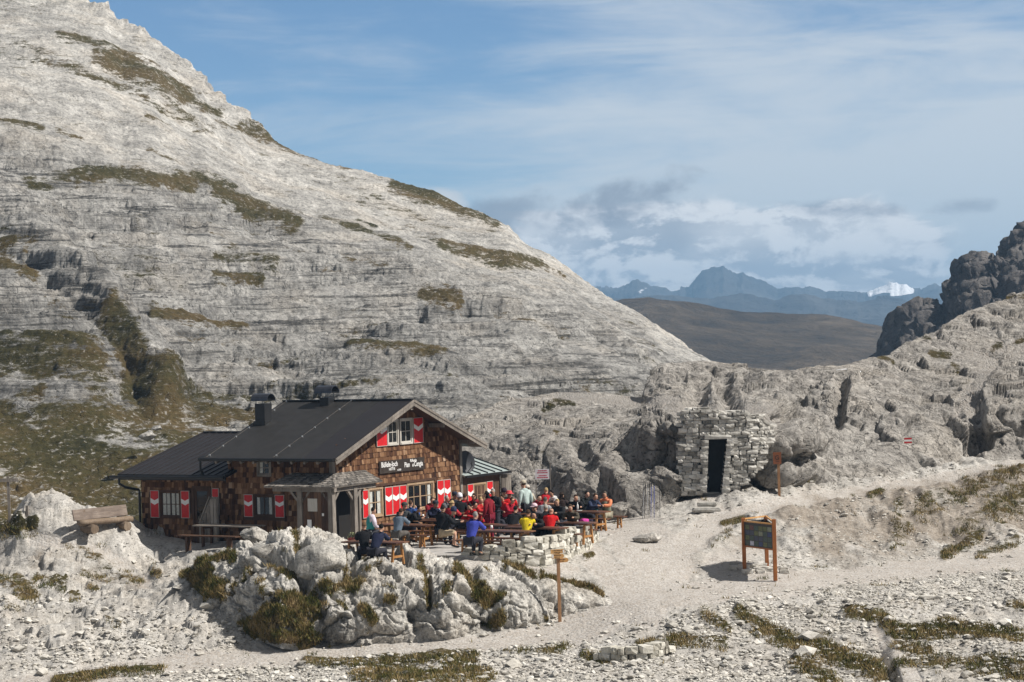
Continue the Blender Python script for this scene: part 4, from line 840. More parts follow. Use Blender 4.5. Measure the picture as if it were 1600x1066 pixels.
# windows and shutters ----------------------------------------------
def wmat(face):            # face 'g': gable (looks to -Y), 'a': long wall (looks to -X), returns local matrix: X right, Y out, Z up
    if face == 'g': return Matrix(((1, 0, 0, 0), (0, -1, 0, 0), (0, 0, 1, 0), (0, 0, 0, 1)))
    return Matrix(((0, -1, 0, 0), (-1, 0, 0, 0), (0, 0, 1, 0), (0, 0, 0, 1)))      # X right = -Y local
def xf(mb, Mx): mb.v = [tuple(Mx @ Vector(p)) for p in mb.v]; return mb
def window(x0, x1, z0, z1, Mx, mat, nx=2, nz=2, curtain=None, fr=.07, out=.03, dark=True, sash=1):
    f = MB()
    f.box((x0 - fr, -.05, z0 - fr), (x0, out + .03, z1 + fr)); f.box((x1, -.05, z0 - fr), (x1 + fr, out + .03, z1 + fr))
    f.box((x0, -.05, z1), (x1, out + .03, z1 + fr)); f.box((x0 - .02, -.05, z0 - fr), (x1 + .02, out + .05, z0))
    for s_ in range(sash):
        a = x0 + (x1 - x0) * s_ / sash; b = x0 + (x1 - x0) * (s_ + 1) / sash
        f.box((a, -.03, z0), (a + .045, out, z1)); f.box((b - .045, -.03, z0), (b, out, z1)); f.box((a + .045, -.03, z1 - .045), (b - .045, out, z1)); f.box((a + .045, -.03, z0), (b - .045, out, z0 + .05))
        for k in range(1, nx): xx = a + (b - a) * k / nx; f.box((xx - .014, -.025, z0 + .05), (xx + .014, out - .008, z1 - .045))
        for k in range(1, nz): zz = z0 + (z1 - z0) * k / nz; f.box((a + .045, -.025, zz - .014), (b - .045, out - .010, zz + .014))
    o = xf(f, Mx).build('window', mat, hut)
    g = MB(); g.box((x0, -.02, z0), (x1, .004, z1)); xf(g, Mx).build('pane', M['glass'], o)
    if curtain:
        for a, b in curtain:
            c = MB()
            n = 14; xs = np.linspace(x0 + (x1 - x0) * a, x0 + (x1 - x0) * b, n)
            V = [(x, .0065 + .002 * math.sin(i * 2.4), z) for z in (z0 + .05, z1 - .04) for i, x in enumerate(xs)]
            c.add(V, [(i, i + 1, n + i + 1, n + i) for i in range(n - 1)])
            xf(c, Mx).build('curtain', M['curtain'], o)
    return o
def shutter(x0, x1, z0, z1, Mx, out=.035, cz=.36, ch=.19):
    s_ = MB(); e = .022
    s_.box((x0 + e, out, z0 + e), (x1 - e, out + .03, z1 - e))
    s_.cur = 1
    for a, b in (((x0, z0), (x0 + e, z1)), ((x1 - e, z0), (x1, z1)), ((x0 + e, z0), (x1 - e, z0 + e)), ((x0 + e, z1 - e), (x1 - e, z1))): s_.box((a[0], out - .002, a[1]), (b[0], out + .036, b[1]))
    o = xf(s_, Mx).build('shutter', [M['red'], M['shutter_edge']], hut)
    c = MB(); h = z1 - z0; zc = z0 + h * (1 - cz - .17); m_ = (x0 + x1) / 2; d = .09 * (x1 - x0) / .45; t = h * ch * .86
    c.prism([(x0 + e, zc + d), (m_, zc), (x1 - e, zc + d), (x1 - e, zc + d + t), (m_, zc + t), (x0 + e, zc + d + t)], .006, 1, out + .0305)
    xf(c, Mx).build('chevron', M['white'], o); return o
G, A = wmat('g'), wmat('a')
shutter(1.78, 2.14, .78, 1.83, G)
window(2.24, 3.05, .84, 1.79, G, M['frame_wood'], 2, 2, [(.02, .3), (.68, .98)])
for k in range(3): shutter(3.22 + k * .49, 3.22 + k * .49 + .475, .77, 1.84, G, .05)
window(4.82, 6.52, .87, 1.80, G, M['frame_wood'], 2, 2, [(.82, .93)], sash=2)
for k in range(2): shutter(6.80 + k * .485, 6.80 + k * .485 + .47, .76, 1.86, G, .05)
shutter(2.79, 3.49, 3.38, 4.36, G)
window(3.60, 4.20, 3.45, 4.30, G, M['white_frame'], 2, 2)
window(4.44, 5.16, 3.45, 4.30, G, M['white_frame'], 2, 2)
shutter(5.27, 5.94, 3.38, 4.36, G)
def Ax(y): return -y      # the long wall reads left to right with falling y
shutter(Ax(4.04), Ax(3.62), .92, 1.76, A); window(Ax(3.54), Ax(2.70), .98, 1.70, A, M['brown_wood'], 2, 1, [(.1, .25), (.75, .9)]); shutter(Ax(2.60), Ax(2.17), .92, 1.76, A)
window(Ax(3.34), Ax(2.82), 2.50, 3.0, A, M['grey_wood'], 2, 2, [(.1, .35)])
shutter(Ax(8.55), Ax(8.12), .82, 1.86, A); window(Ax(8.04), Ax(7.12), .88, 1.80, A, M['brown_wood'], 2, 2, [(.08, .25), (.3, .45), (.55, .7), (.8, .92)]); shutter(Ax(7.05), Ax(6.64), .82, 1.86, A)
shutter(Ax(5.55), Ax(5.22), .95, 1.97, A)
dr = MB(); dr.box((Ax(6.50), -.02, -.3), (Ax(6.42), .06, 2.0)); dr.box((Ax(5.68), -.02, -.3), (Ax(5.60), .06, 2.0)); dr.box((Ax(6.50), -.02, 1.95), (Ax(5.60), .06, 2.04))
dr.box((Ax(6.42), -.02, -.3), (Ax(5.68), .03, .75)); dr.box((Ax(6.42), -.02, .75), (Ax(6.31), .03, 1.95)); dr.box((Ax(5.79), -.02, .75), (Ax(5.68), .03, 1.95)); dr.box((Ax(6.31), -.02, 1.85), (Ax(5.79), .03, 1.95))
dd = xf(dr, A).build('door', M['brown_wood'], hut)
dg_ = MB(); dg_.box((Ax(6.31), -.015, .75), (Ax(5.79), .012, 1.85)); xf(dg_, A).build('door_glass', M['glass'], dd)
dh = MB(); dh.tube([(Ax(5.74), .03, .72), (Ax(5.74), .075, .72), (Ax(5.84), .075, .72)], .012, 6); xf(dh, A).build('door_handle', M['steel'], dd)
# grey slanting plank screen beside the annex door
ps = MB()
ps.prism([(L_ + .9, 0 - .4), (L_ + .9, .72), (L_ + .38, 1.68), (L_ + .05, 1.70), (L_ + .05, -.4)], .05, 0, -.62)
ps.bar((-.60, L_ + .94, .70), (-.60, L_ + .42, 1.70), .12, .05); ps.box((-.64, L_ + .85, -.4), (-.55, L_ + .95, .70))
for k in range(5): ps.box((-.65, L_ + .1 + k * .16, -.3), (-.615, L_ + .23 + k * .16, (1.62 if k < 2 else 1.62 - (k - 1) * .27)), rs.random())
ps.build('plank_screen', M['grey_wood'], hut)
# corner porch ------------------------------------------------------
px0, py0 = -1.22, -.82
po = MB()
for x, y in ((px0, py0), (px0, .55), (.14, py0)):
    po.box((x - .10, y - .10, -.25), (x + .10, y + .10, 2.12))
po.bar((px0, -1.0, 2.06), (px0, 1.75, 2.06), .16, .16); po.bar((-1.35, py0, 2.055), (1.45, py0, 2.055), .155, .16)
for (x, y), ds in (((px0, py0), ((1, 0), (0, 1))), ((px0, .55), ((0, -1), (0, 1))), ((.14, py0), ((1, 0), (-1, 0)))):
    for dx, dy in ds: po.bar((x + dx * .08, y + dy * .08, 1.62), (x + dx * .42, y + dy * .42, 1.99), .09, .09)
po.box((.42, -.86, -.25), (.54, -.78, 2.0)); po.build('porch_post', M['grey_wood'], hut)
pw = MB(); pw.box((px0 - .02, py0 + .1, -.3), (px0 + .03, .45, 1.98)); pw.box((px0 + .03, .43, -.3), (-.05, .48, 2.0))
for k in range(7): pw.box((px0 - .045, py0 + .115 + k * .162, -.3), (px0 - .02, py0 + .115 + k * .162 + .15, 1.97), rs.random())
pwo = pw.build('porch_wall', M['brown_wood'], hut)
nt = MB(); nt.box((px0 - .062, -.22, 1.28), (px0 - .047, .20, 1.74)); nt.build('notice_board', M['white_frame'], pwo)
nt = MB(); nt.box((px0 - .060, -.50, 1.12), (px0 - .047, -.42, 1.22)); nt.box((px0 - .058, .06, .62), (px0 - .047, .24, .98)); nt.build_each('paper_notice', M['white'], pwo)
pd = MB(); pd.box((.12, -.06, -.1), (1.25, -.035, 2.05)); pd.build('porch_door', M['recess_shade'], hut)  # door panel kept near-black: the porch recess shade is in its colour
prf = MB()
zi, ze_ = 2.56, 2.16
J = [(-.02, 1.78, zi), (-.02, -.02, zi), (1.98, -.02, zi)]; Ev = [(-1.42, 2.05, ze_), (-1.42, -1.02, ze_), (1.72, -1.02, ze_ + .02)]
slab(prf, [Ev[1], J[1], J[0], Ev[0]], (-.27, 0, .96), .04); slab(prf, [Ev[1], Ev[2], J[2], J[1]], (0, -.37, .93), .04)
slab(prf, [Ev[2], (2.12, -.02, ze_ + .06), J[2]], (.5, -.3, .8), .04)
pr_o = prf.build('porch_roof', M['grey_wood'], hut)
sk = MB()
def shake_plane(P0, P1, Q1, Q0, nrm, rows):
    P0, P1, Q1, Q0, nrm = map(Vector, (P0, P1, Q1, Q0, nrm)); nrm.normalize()
    for r in range(rows):
        a0, a1 = r / rows, min((r + 1.25) / rows, 1.0)
        L0, R0 = P0.lerp(Q0, a0), P1.lerp(Q1, a0); L1_, R1_ = P0.lerp(Q0, a1), P1.lerp(Q1, a1); w = (R0 - L0).length; s0 = 0.0
        while s0 < 1:
            s1 = min(1, s0 + rs.uniform(.08, .16) / w); lf = .03 * rs.uniform(.7, 1.5); g_ = .006 / w
            a, b, c, d = L0.lerp(R0, s0), L0.lerp(R0, s1 - g_), L1_.lerp(R1_, s1 - g_), L1_.lerp(R1_, s0)
            sk.add([a + nrm * lf, b + nrm * lf, c + nrm * .008, d + nrm * .008, a, b], [(0, 1, 2, 3), (4, 5, 1, 0), (4, 0, 3), (5, 2, 1)], rs.gauss(.5, .22)); s0 = s1
shake_plane(Ev[0], Ev[1], J[1], J[0], (-.27, 0, .96), 8); shake_plane(Ev[1], Ev[2], J[2], J[1], (0, -.37, .93), 6)
sk.build('roof_shake', M['shake'], pr_o)
# name board
NS = (2.9, 5.93, 2.36, 2.83)
nb_ = MB(); nb_.box((NS[0], -.085, NS[2]), (NS[1], -.045, NS[3])); nbo = nb_.build('sign_board', M['sign_brown'], hut)
def sgn(txt, fx, fz, size, sx, name='sign_lettering', bold=.0):
    text_mesh(txt, size, name, M['white'], nbo, Matrix.Translation((NS[0] + fx * (NS[1] - NS[0]), -.0875, NS[2] + fz * (NS[3] - NS[2]))) @ Matrix.Rotation(R(90), 4, 'X'), sx, .002, bold=bold)
sgn('Büllele-Joch', .035, .50, .27, .86, bold=.004); sgn('HÜTTE', .20, .20, .13, 1.0, bold=.003); sgn('m.2528', .385, .12, .085, 1.0, bold=.002)
sgn('Rifugio', .675, .70, .155, 1.05, bold=.003); sgn('Pian', .545, .32, .27, .82, bold=.004); sgn('di', .72, .32, .16, .9, bold=.003); sgn('Cengia', .765, .32, .27, .80, bold=.004)
# lintel board over the lower windows
lb_ = MB(); lb_.box((2.05, -.07, 1.90), (6.75, -.035, 1.99)); lb_.build('lintel_board', M['brown_wood'], hut)
# lean-to at the right with a pale zinc roof
lt = MB(); lt.box((W_ + .002, -.02, -.5), (11.55, 3.2, 1.90)); lt.prism([(-.02, 1.9), (3.2, 1.9), (3.2, 2.7)], 2.9, 0, W_ + .01)
lt.build('lean_to_wall', M['brown_wood'], hut)
lz = MB(); zs = .30; slab(lz, [(W_ - .02, -.22, 1.93), (12.0, -.22, 1.93), (12.0, 3.3, 1.93 + 3.52 * zs), (W_ - .02, 3.3, 1.93 + 3.52 * zs)], (0, -zs, 1), .06)
lzo = lz.build('lean_to_roof', M['zinc'], hut)
sm = MB()
for k in range(6): x = 9.2 + k * .55; sm.bar((x, -.22, 1.95), (x, 3.3, 1.95 + 3.52 * zs), .045, .05)
sm.bar((W_, -.25, 1.88), (12.05, -.25, 1.88), .06, .09)
sm.build_each('roof_seam', M['black_metal'], lzo)
shutter(9.02, 9.45, .62, 1.56, G, .03); window(9.52, 10.36, .68, 1.50, G, M['frame_wood'], 3, 2, [(.03, .3), (.36, .62), (.7, .95)]); shutter(10.47, 10.93, .62, 1.58, G, .03)
sp_ = MB()
for k in range(5): sp_.box((11.50 + k * .15, -.12 + (k % 2) * .012, -.4), (11.645 + k * .15, -.07 + (k % 2) * .012, 1.82 - .02 * k), rs.random())
sp_.build('plank_screen', M['grey_wood'], hut)
# satellite dish standing on the lean-to roof
ds_ = empty('satellite_dish', hut_w(9.20, .12, 2.02), 0, 'dark round satellite dish on the pale lean-to roof', 'dish')
Dm = Matrix.Translation((0, 0, .42)) @ Vector((.62, -.76, .18)).normalized().to_track_quat('Z', 'Y').to_matrix().to_4x4()
d_ = MB(); d_.lathe([(.02, -.10), (.2, -.08), (.36, -.03), (.44, .03), (.445, .035), (.435, .035), (.35, -.005), (.2, -.055), (.01, -.075)], 28, M_=Dm); d_.build('reflector', M['dish'], ds_, True)
d_ = MB(); d_.tube([(-.1, .12, -.1), (-.1, .1, .40)], .03, 8); d_.build('mast', M['steel'], ds_)
d_ = MB(); d_.tube([Dm @ Vector((0, -.44, 0)), Dm @ Vector((0, -.2, .42))], .014, 6); d_.tube([Dm @ Vector((0, -.22, .40)), Dm @ Vector((0, -.10, .36))], .035, 8); d_.build('feed_arm', M['black_metal'], ds_)
# ------------------------------------------------------------------ terrace, dry-stone walls, shelter
M['concrete'] = plain('worn grey paving', (0.36, 0.34, 0.315), 0.9, 0.22, 3.0, bump=.3)
tp = [at_z(u, v, 0.0)[:2] for u, v in ((548, 853), (600, 861), (650, 868), (700, 868), (738, 869), (800, 866), (850, 858), (890, 849), (925, 838), (955, 826), (940, 818), (880, 808), (800, 803), (720, 806))]
tp += [hut_w(11, .3)[:2], hut_w(-.1, .3)[:2]]
tb = MB(); k = len(tp); tb.add([(x, y, 0.0) for x, y in tp] + [(x, y, -.4) for x, y in tp], [tuple(range(k))] + [(i, i + k, (i + 1) % k + k, (i + 1) % k) for i in range(k)])
tag(tb.build('terrace', M['concrete']), kind='structure')

def stone_mat(name, c0, c1, c2, bd=.03):
    m_, T = newmat(name); co = T.n('ShaderNodeTexCoord').outputs['Object']
    n = T.noise(co, 5.0, 9, .7, .2); f = T.noise(co, 28.0, 5, .7)
    t = T.m('ADD', T.m('MULTIPLY_ADD', n, .55, T.m('MULTIPLY', f, .25)), T.m('MULTIPLY_ADD', T.attr('tone'), .36, -.08))
    c = T.ramp(t, [(.30, c0), (.48, c1), (.66, c2)])
    finish(T, c, .93, T.m('ADD', n, T.m('MULTIPLY', f, .4)), .8, bd, spec=.15); return m_
M['wallstone'] = stone_mat('dry wall limestone', (0.16, 0.145, 0.12), (0.46, 0.435, 0.37), (0.70, 0.67, 0.60))
M['bunkerstone'] = stone_mat('grey wall limestone', (0.12, 0.112, 0.10), (0.43, 0.41, 0.37), (0.64, 0.615, 0.565))
M['gravel'] = stone_mat('loose limestone', (0.16, 0.148, 0.13), (0.42, 0.395, 0.35), (0.64, 0.61, 0.555), .02)
_cube = []
for x in (-1, 0, 1):
    for y in (-1, 0, 1):
        for z in (-1, 0, 1):
            if (x, y, z) != (0, 0, 0): _cube.append((x, y, z))
_ci = {p: i for i, p in enumerate(_cube)}; _cf = []
for ax in range(3):
    for sgn in (-1, 1):
        for a in (-1, 0):
            for b in (-1, 0):
                q = []
                for da, db in ((0, 0), (1, 0), (1, 1), (0, 1)):
                    p = [0, 0, 0]; p[ax] = sgn; p[(ax + 1) % 3] = a + da; p[(ax + 2) % 3] = b + db; q.append(_ci[tuple(p)])
                _cf.append(tuple(q if sgn > 0 else q[::-1]))
_cv = np.array(_cube, float)
def rough_block(rg, sx, sy, sz, jit=.10, rnd=.10):
    v = _cv * (1 - rnd * (np.linalg.norm(_cv, axis=1, keepdims=True) - 1) / .732) + rg.normal(size=_cv.shape) * jit * np.array([.6, .6, .6])
    return v * np.array([sx, sy, sz]) / 2
rgs = np.random.default_rng(11)
def drystone(mb, pts, hts, thick, rowh, lmin, lmax, keep=None, lean=0.0):
    """pts: wall foot polyline (x, y, z); hts: height at every point"""
    P = np.array(pts, float); seg = np.hypot(*np.diff(P[:, :2], axis=0).T); S = np.concatenate([[0], np.cumsum(seg)])
    z = 0.0
    while z < max(hts):
        rh = rowh * rgs.uniform(.75, 1.3); s = -rgs.uniform(0, .2)
        while s < S[-1]:
            ln = rgs.uniform(lmin, lmax); sc = np.clip(s + ln / 2, 0, S[-1]); hh = np.interp(sc, S, hts)
            if z + rh * .35 < hh and (keep is None or keep(sc, z + rh / 2)):
                c = np.array([np.interp(sc, S, P[:, k]) for k in range(3)]); d = np.array([np.interp(min(sc + .3, S[-1]), S, P[:, k]) - np.interp(max(sc - .3, 0), S, P[:, k]) for k in range(2)]); d /= np.linalg.norm(d)
                a = math.atan2(d[1], d[0]) + rgs.normal() * .06; b = rough_block(rgs, ln * 1.04, thick * rgs.uniform(.92, 1.1), rh * 1.10, .10)
                tl = rgs.normal() * .05; x = b[:, 0] * math.cos(a) - b[:, 1] * math.sin(a); y = b[:, 0] * math.sin(a) + b[:, 1] * math.cos(a)
                nrm = np.array([-d[1], d[0]]) * (lean * z + rgs.normal() * .025)
                V = np.stack([c[0] + x + nrm[0], c[1] + y + nrm[1], c[2] + z + rh / 2 + b[:, 2] + b[:, 0] * tl], 1)
                mb.add(V, _cf, float(np.clip(rgs.normal(.5, .25), 0, 1)))
            s += ln + .012
        z += rh + .008
dw = MB(); pts = [at_z(u, v, z) for u, v, z in ((731, 879, -.25), (790, 885, -.38), (845, 890, -.55), (885, 881, -.55), (912, 869, -.5), (927, 853, -.4))]
drystone(dw, pts, [.40, .82, 1.05, 1.18, 1.0, .52], .42, .17, .18, .52)
tag(dw.build('dry_stone_wall', M['wallstone']), 'white dry stone wall curving round the front edge of the terrace', 'wall')
dw = MB(); pts = [at_z(u, v, z) for u, v, z in ((935, 1030, -2.05), (975, 1032, -2.05), (1015, 1028, -2.0), (1040, 1018, -1.95))]
drystone(dw, pts, [.18, .42, .44, .2], .4, .15, .14, .4)
tag(dw.build('dry_stone_wall', M['wallstone']), 'short low crumbling stone wall below the gravel path, beside the grass', 'wall')

# walled entrance of the rock shelter
BO = np.array(unproj(1115, 767, 93.3)); bk = FPX / 93.3
def b_loc(u, v):  # photo pixel on the wall face -> (across, up)
    x, y, z = unproj(u, v, 93.3); return x - BO[0], z - BO[2]
OUT = [b_loc(*p) for p in ((1062, 775), (1064, 640), (1100, 641), (1150, 645), (1186, 649), (1212, 665), (1212, 690), (1203, 706), (1190, 730), (1172, 750), (1150, 762), (1140, 775))]
DOOR = [b_loc(*p) for p in ((1104, 770), (1107, 686), (1135, 686), (1126, 770))]
def inpoly(x, z, P):
    r = False
    for i in range(len(P)):
        (x0, z0), (x1, z1) = P[i], P[i - 1]
        if (z0 > z) != (z1 > z) and x < (x1 - x0) * (z - z0) / (z1 - z0) + x0: r = not r
    return r
x0b, x1b = OUT[0][0], OUT[5][0]; zb0 = -.25
sw = empty('rock_shelter', tuple(BO), 0, 'grey stone wall with a dark doorway closing a cave in the rock', 'shelter')
bw = MB(); keep = lambda s, z: inpoly(x0b + s, zb0 + z, OUT) and not inpoly(x0b + s, zb0 + z, [(DOOR[0][0] - .22, -1), (DOOR[1][0] - .20, DOOR[1][1] + .10), (DOOR[2][0] + .20, DOOR[2][1] + .10), (DOOR[3][0] + .22, -1)])
drystone(bw, [(x0b, .12, zb0), (0, 0, zb0), (1.6, .05, zb0), (x1b, .5, zb0)], [3.6] * 4, .55, .135, .16, .52, keep, .04)
drystone(bw, [(x0b, .24, zb0 + .07), (0, .13, zb0 + .07), (1.6, .17, zb0 + .07), (x1b, .62, zb0 + .07)], [3.6] * 4, .5, .15, .15, .5, keep, .04)
for q0, q1, sd in ((0, 1, -1), (3, 2, 1)):          # dressed jamb stones along both sides of the doorway
    a, b = DOOR[q0], DOOR[q1]; z = a[1]
    while z < b[1] - .03:
        hh = rgs.uniform(.13, .24); t_ = (z + hh / 2 - a[1]) / (b[1] - a[1]); ln = rgs.uniform(.22, .46); xx = a[0] + (b[0] - a[0]) * t_ + sd * ln / 2
        bw.add(rough_block(rgs, ln, .62, hh * 1.04, .06, .08) + np.array([xx, .0 + rgs.normal() * .02, z + hh / 2]), _cf, float(np.clip(rgs.normal(.5, .25), 0, 1))); z += hh
bw.build('stone_wall', M['bunkerstone'], sw)
bc = MB(); bc.prism([p for p in OUT[:1]] + [(OUT[1][0] + .1, OUT[1][1] - .15)] + [(a - .1, b - .15) for a, b in OUT[2:7]] + [(a - .1, b) for a, b in OUT[7:]], .8, 1, .42); bc.build('rubble_core', M['bunkerstone'], sw)
li = MB(); li.add(rough_block(rgs, 1.15, .6, .17, .05, .1) + np.array([(DOOR[1][0] + DOOR[2][0]) / 2, .0, DOOR[1][1] + .07]), _cf, .7); li.build('lintel', M['bunkerstone'], sw)
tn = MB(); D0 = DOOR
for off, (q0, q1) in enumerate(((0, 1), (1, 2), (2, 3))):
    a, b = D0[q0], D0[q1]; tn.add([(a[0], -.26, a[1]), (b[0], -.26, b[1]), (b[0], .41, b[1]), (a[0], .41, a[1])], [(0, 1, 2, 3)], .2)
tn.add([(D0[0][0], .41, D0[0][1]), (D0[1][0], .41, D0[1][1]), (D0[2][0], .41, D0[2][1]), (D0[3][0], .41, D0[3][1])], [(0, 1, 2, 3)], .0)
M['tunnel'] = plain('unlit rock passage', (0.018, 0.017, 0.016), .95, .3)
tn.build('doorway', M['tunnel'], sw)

# ------------------------------------------------------------------ loose rocks
def boulder(u, v, z, size, label, seed, mat='knoll', rot=0.0, sink=.25, group=None, detail=4, D=None):
    x, y, zz = at_z(u, v, z) if D is None else unproj(u, v, D)
    bm = bmesh.new(); bmesh.ops.create_icosphere(bm, subdivisions=detail, radius=1.0); V = np.array([p.co[:] for p in bm.verts]); Fc = np.array([[q.index for q in f.verts] for f in bm.faces]); bm.free()
    S = np.array(size) / 2; rg = np.random.default_rng(seed)
    pr = rg.normal(size=(16, 3)); pr /= np.linalg.norm(pr, axis=1)[:, None]; pd_ = rg.uniform(.50, .82, 16)
    for n_, d_ in zip(pr, pd_):                    # flat fracture faces
        ex = np.maximum(V @ n_ - d_, 0); V = V - ex[:, None] * n_ * .97
    Q = V * S; F1, F2, cid, cg = cells(Q / (max(size) * .28), seed % 20)
    nn_ = V / np.linalg.norm(V, axis=1)[:, None]
    V = Q + nn_ * ((cid - .5) * .10 * max(size) * .35 + fbm(Q / .22, 4, seed) * .035 - np.clip(.1 - (F2 - F1), 0, 1) * .5 * max(size) * .3)[:, None]
    c, s = math.cos(rot), math.sin(rot); V = np.stack([V[:, 0] * c - V[:, 1] * s, V[:, 0] * s + V[:, 1] * c, V[:, 2]], 1)
    o = mesh_np('boulder', V, Fc, M[mat], True, {'grass': np.zeros(len(V)), 'path': np.zeros(len(V)), 'dirt': np.zeros(len(V)), 'bed': np.zeros(len(V))})
    o.location = (float(x), float(y), float(zz) + S[2] * (1 - 2 * sink)); return tag(o, label, 'boulder', group)
boulder(397, 850, .55, (1.45, .9, .80), 'pale weathered boulder sitting on top of the rock outcrop, before the hut', 3, sink=.12)
boulder(428, 884, .0, (2.0, 1.3, 1.0), 'wide flat rock slab overhanging a dark gap on the outcrop', 4, sink=.1)
boulder(503, 922, -.62, (1.7, 1.3, 1.95), 'tall blocky boulder standing in the middle of the outcrop', 9, sink=.06)
boulder(352, 872, .1, (.7, .6, .5), 'small grey rock under the outcrop\'s overhanging slab, beside brown grass', 13)
boulder(1018, 846, -.22, (1.35, .9, .42), 'flat white boulder lying alone on the gravel plaza', 21, 'ground')
boulder(232, 684, 0, (1.5, 1.2, .8), 'pale boulder on the grassy slope above the annex roof', 41, 'mountain', D=152, sink=.3)
boulder(246, 671, 0, (1.0, .8, .5), 'smaller flat boulder just uphill on the grassy slope', 43, 'mountain', D=155, sink=.3)
boulder(1147, 796, .15, (1.0, .8, .55), 'grey rock right of the stone steps below the shelter doorway', 47, 'bluff')
boulder(1178, 812, .1, (.8, .6, .4), 'small pale rock on the trail between shelter and info board', 53, 'ground')
boulder(968, 806, .1, (1.0, .8, .9), 'low dark rock at the right end of the terrace, behind the last bench', 59, 'bluff', D=91.2)
st = MB()
for x, y, z, a, b, c in ((0, 0, 0, 1.2, .5, .2), (.05, .35, .2, .8, .45, .18)): st.add(rough_block(rgs, a, b, c, .07, .15) + np.array([x, y, z + c / 2]), _cf, .4)
x, y, _ = unproj(1104, 799, 91.0); so_ = st.build('stone_step', M['bunkerstone'], None, False, 0, (float(x), float(y), float(gh(x, y)) - .02)); tag(so_, 'two flat stone slabs stacked as steps below the shelter doorway', 'step')

# ------------------------------------------------------------------ signs, boards, posts
M['orange_wood'] = wood_mat('orange varnished timber', (0.20, 0.062, 0.018), (0.36, 0.125, 0.035), (0.52, 0.22, 0.07), rough=.5)
M['yellow_wood'] = wood_mat('yellow pine boards', (0.40, 0.19, 0.06), (0.58, 0.31, 0.11), (0.70, 0.43, 0.19), rough=.55)
M['post_wood'] = wood_mat('brown larch post', (0.16, 0.075, 0.03), (0.33, 0.175, 0.085), (0.48, 0.30, 0.17), rough=.6)
M['ink'] = plain('dark lettering', (0.03, 0.02, 0.015), .7)
M['board_red'] = plain('red sign lettering', (0.42, 0.02, 0.06), .6)
M['panel'] = plain('charcoal panel', (0.028, 0.029, 0.031), .45, .2, 6)
M['snow'] = plain('old snow', (0.82, 0.83, 0.85), .7, .06, 3, bump=.3)
def scribble(mb, x0, x1, z, h, y, rg, gap=.5):
    x = x0
    while x < x1:
        w = rg.uniform(.5, 2.4) * h; mb.box((x, y - .002, z), (min(x + w, x1), y, z + h)); x += w + h * gap
rgq = random.Random(3)
# way-marker in front of the outcrop
x, y, z = at_z(875, 977, -1.9); gz0 = float(gh(x, y))
sp = empty('signpost', (x, y, gz0 - .05), R(8), 'tall wooden signpost with yellow arrow boards in front of the outcrop', 'signpost')
m_ = MB(); m_.bar((0, 0, -.2), (.0, .02, 2.36), .10, .10, up=(1, 0, 0)); m_.build('post', M['post_wood'], sp)
for k, (xa, xb, zc, yy, hh) in enumerate(((-.25, .17, 2.30, -.07, .14), (-.22, .14, 2.15, -.07, .14), (-.02, .30, 2.00, .08, .15))):
    b_ = MB(); b_.prism([(xa, zc - hh / 2), (xb, zc - hh / 2 + .012), (xb + .05, zc), (xb, zc + hh / 2), (xa, zc + hh / 2 - .01)], .03, 1, yy - .015)
    bo = b_.build('arrow_board', M['yellow_wood'], sp)
    t_ = MB(); scribble(t_, xa + .07, xb - .06, zc + .018, .024, yy - .0155, rgq); scribble(t_, xa + .1, xb - .1, zc - .035, .02, yy - .0155, rgq); t_.build('lettering', M['ink'], bo)
    w_ = MB(); w_.box((xa + .008 if k else xb - .03, yy - .018, zc - .05), (xa + .06 if k else xb + .02, yy - .0155, zc + .05)); w_.build('trail_patch', M['white'], bo)
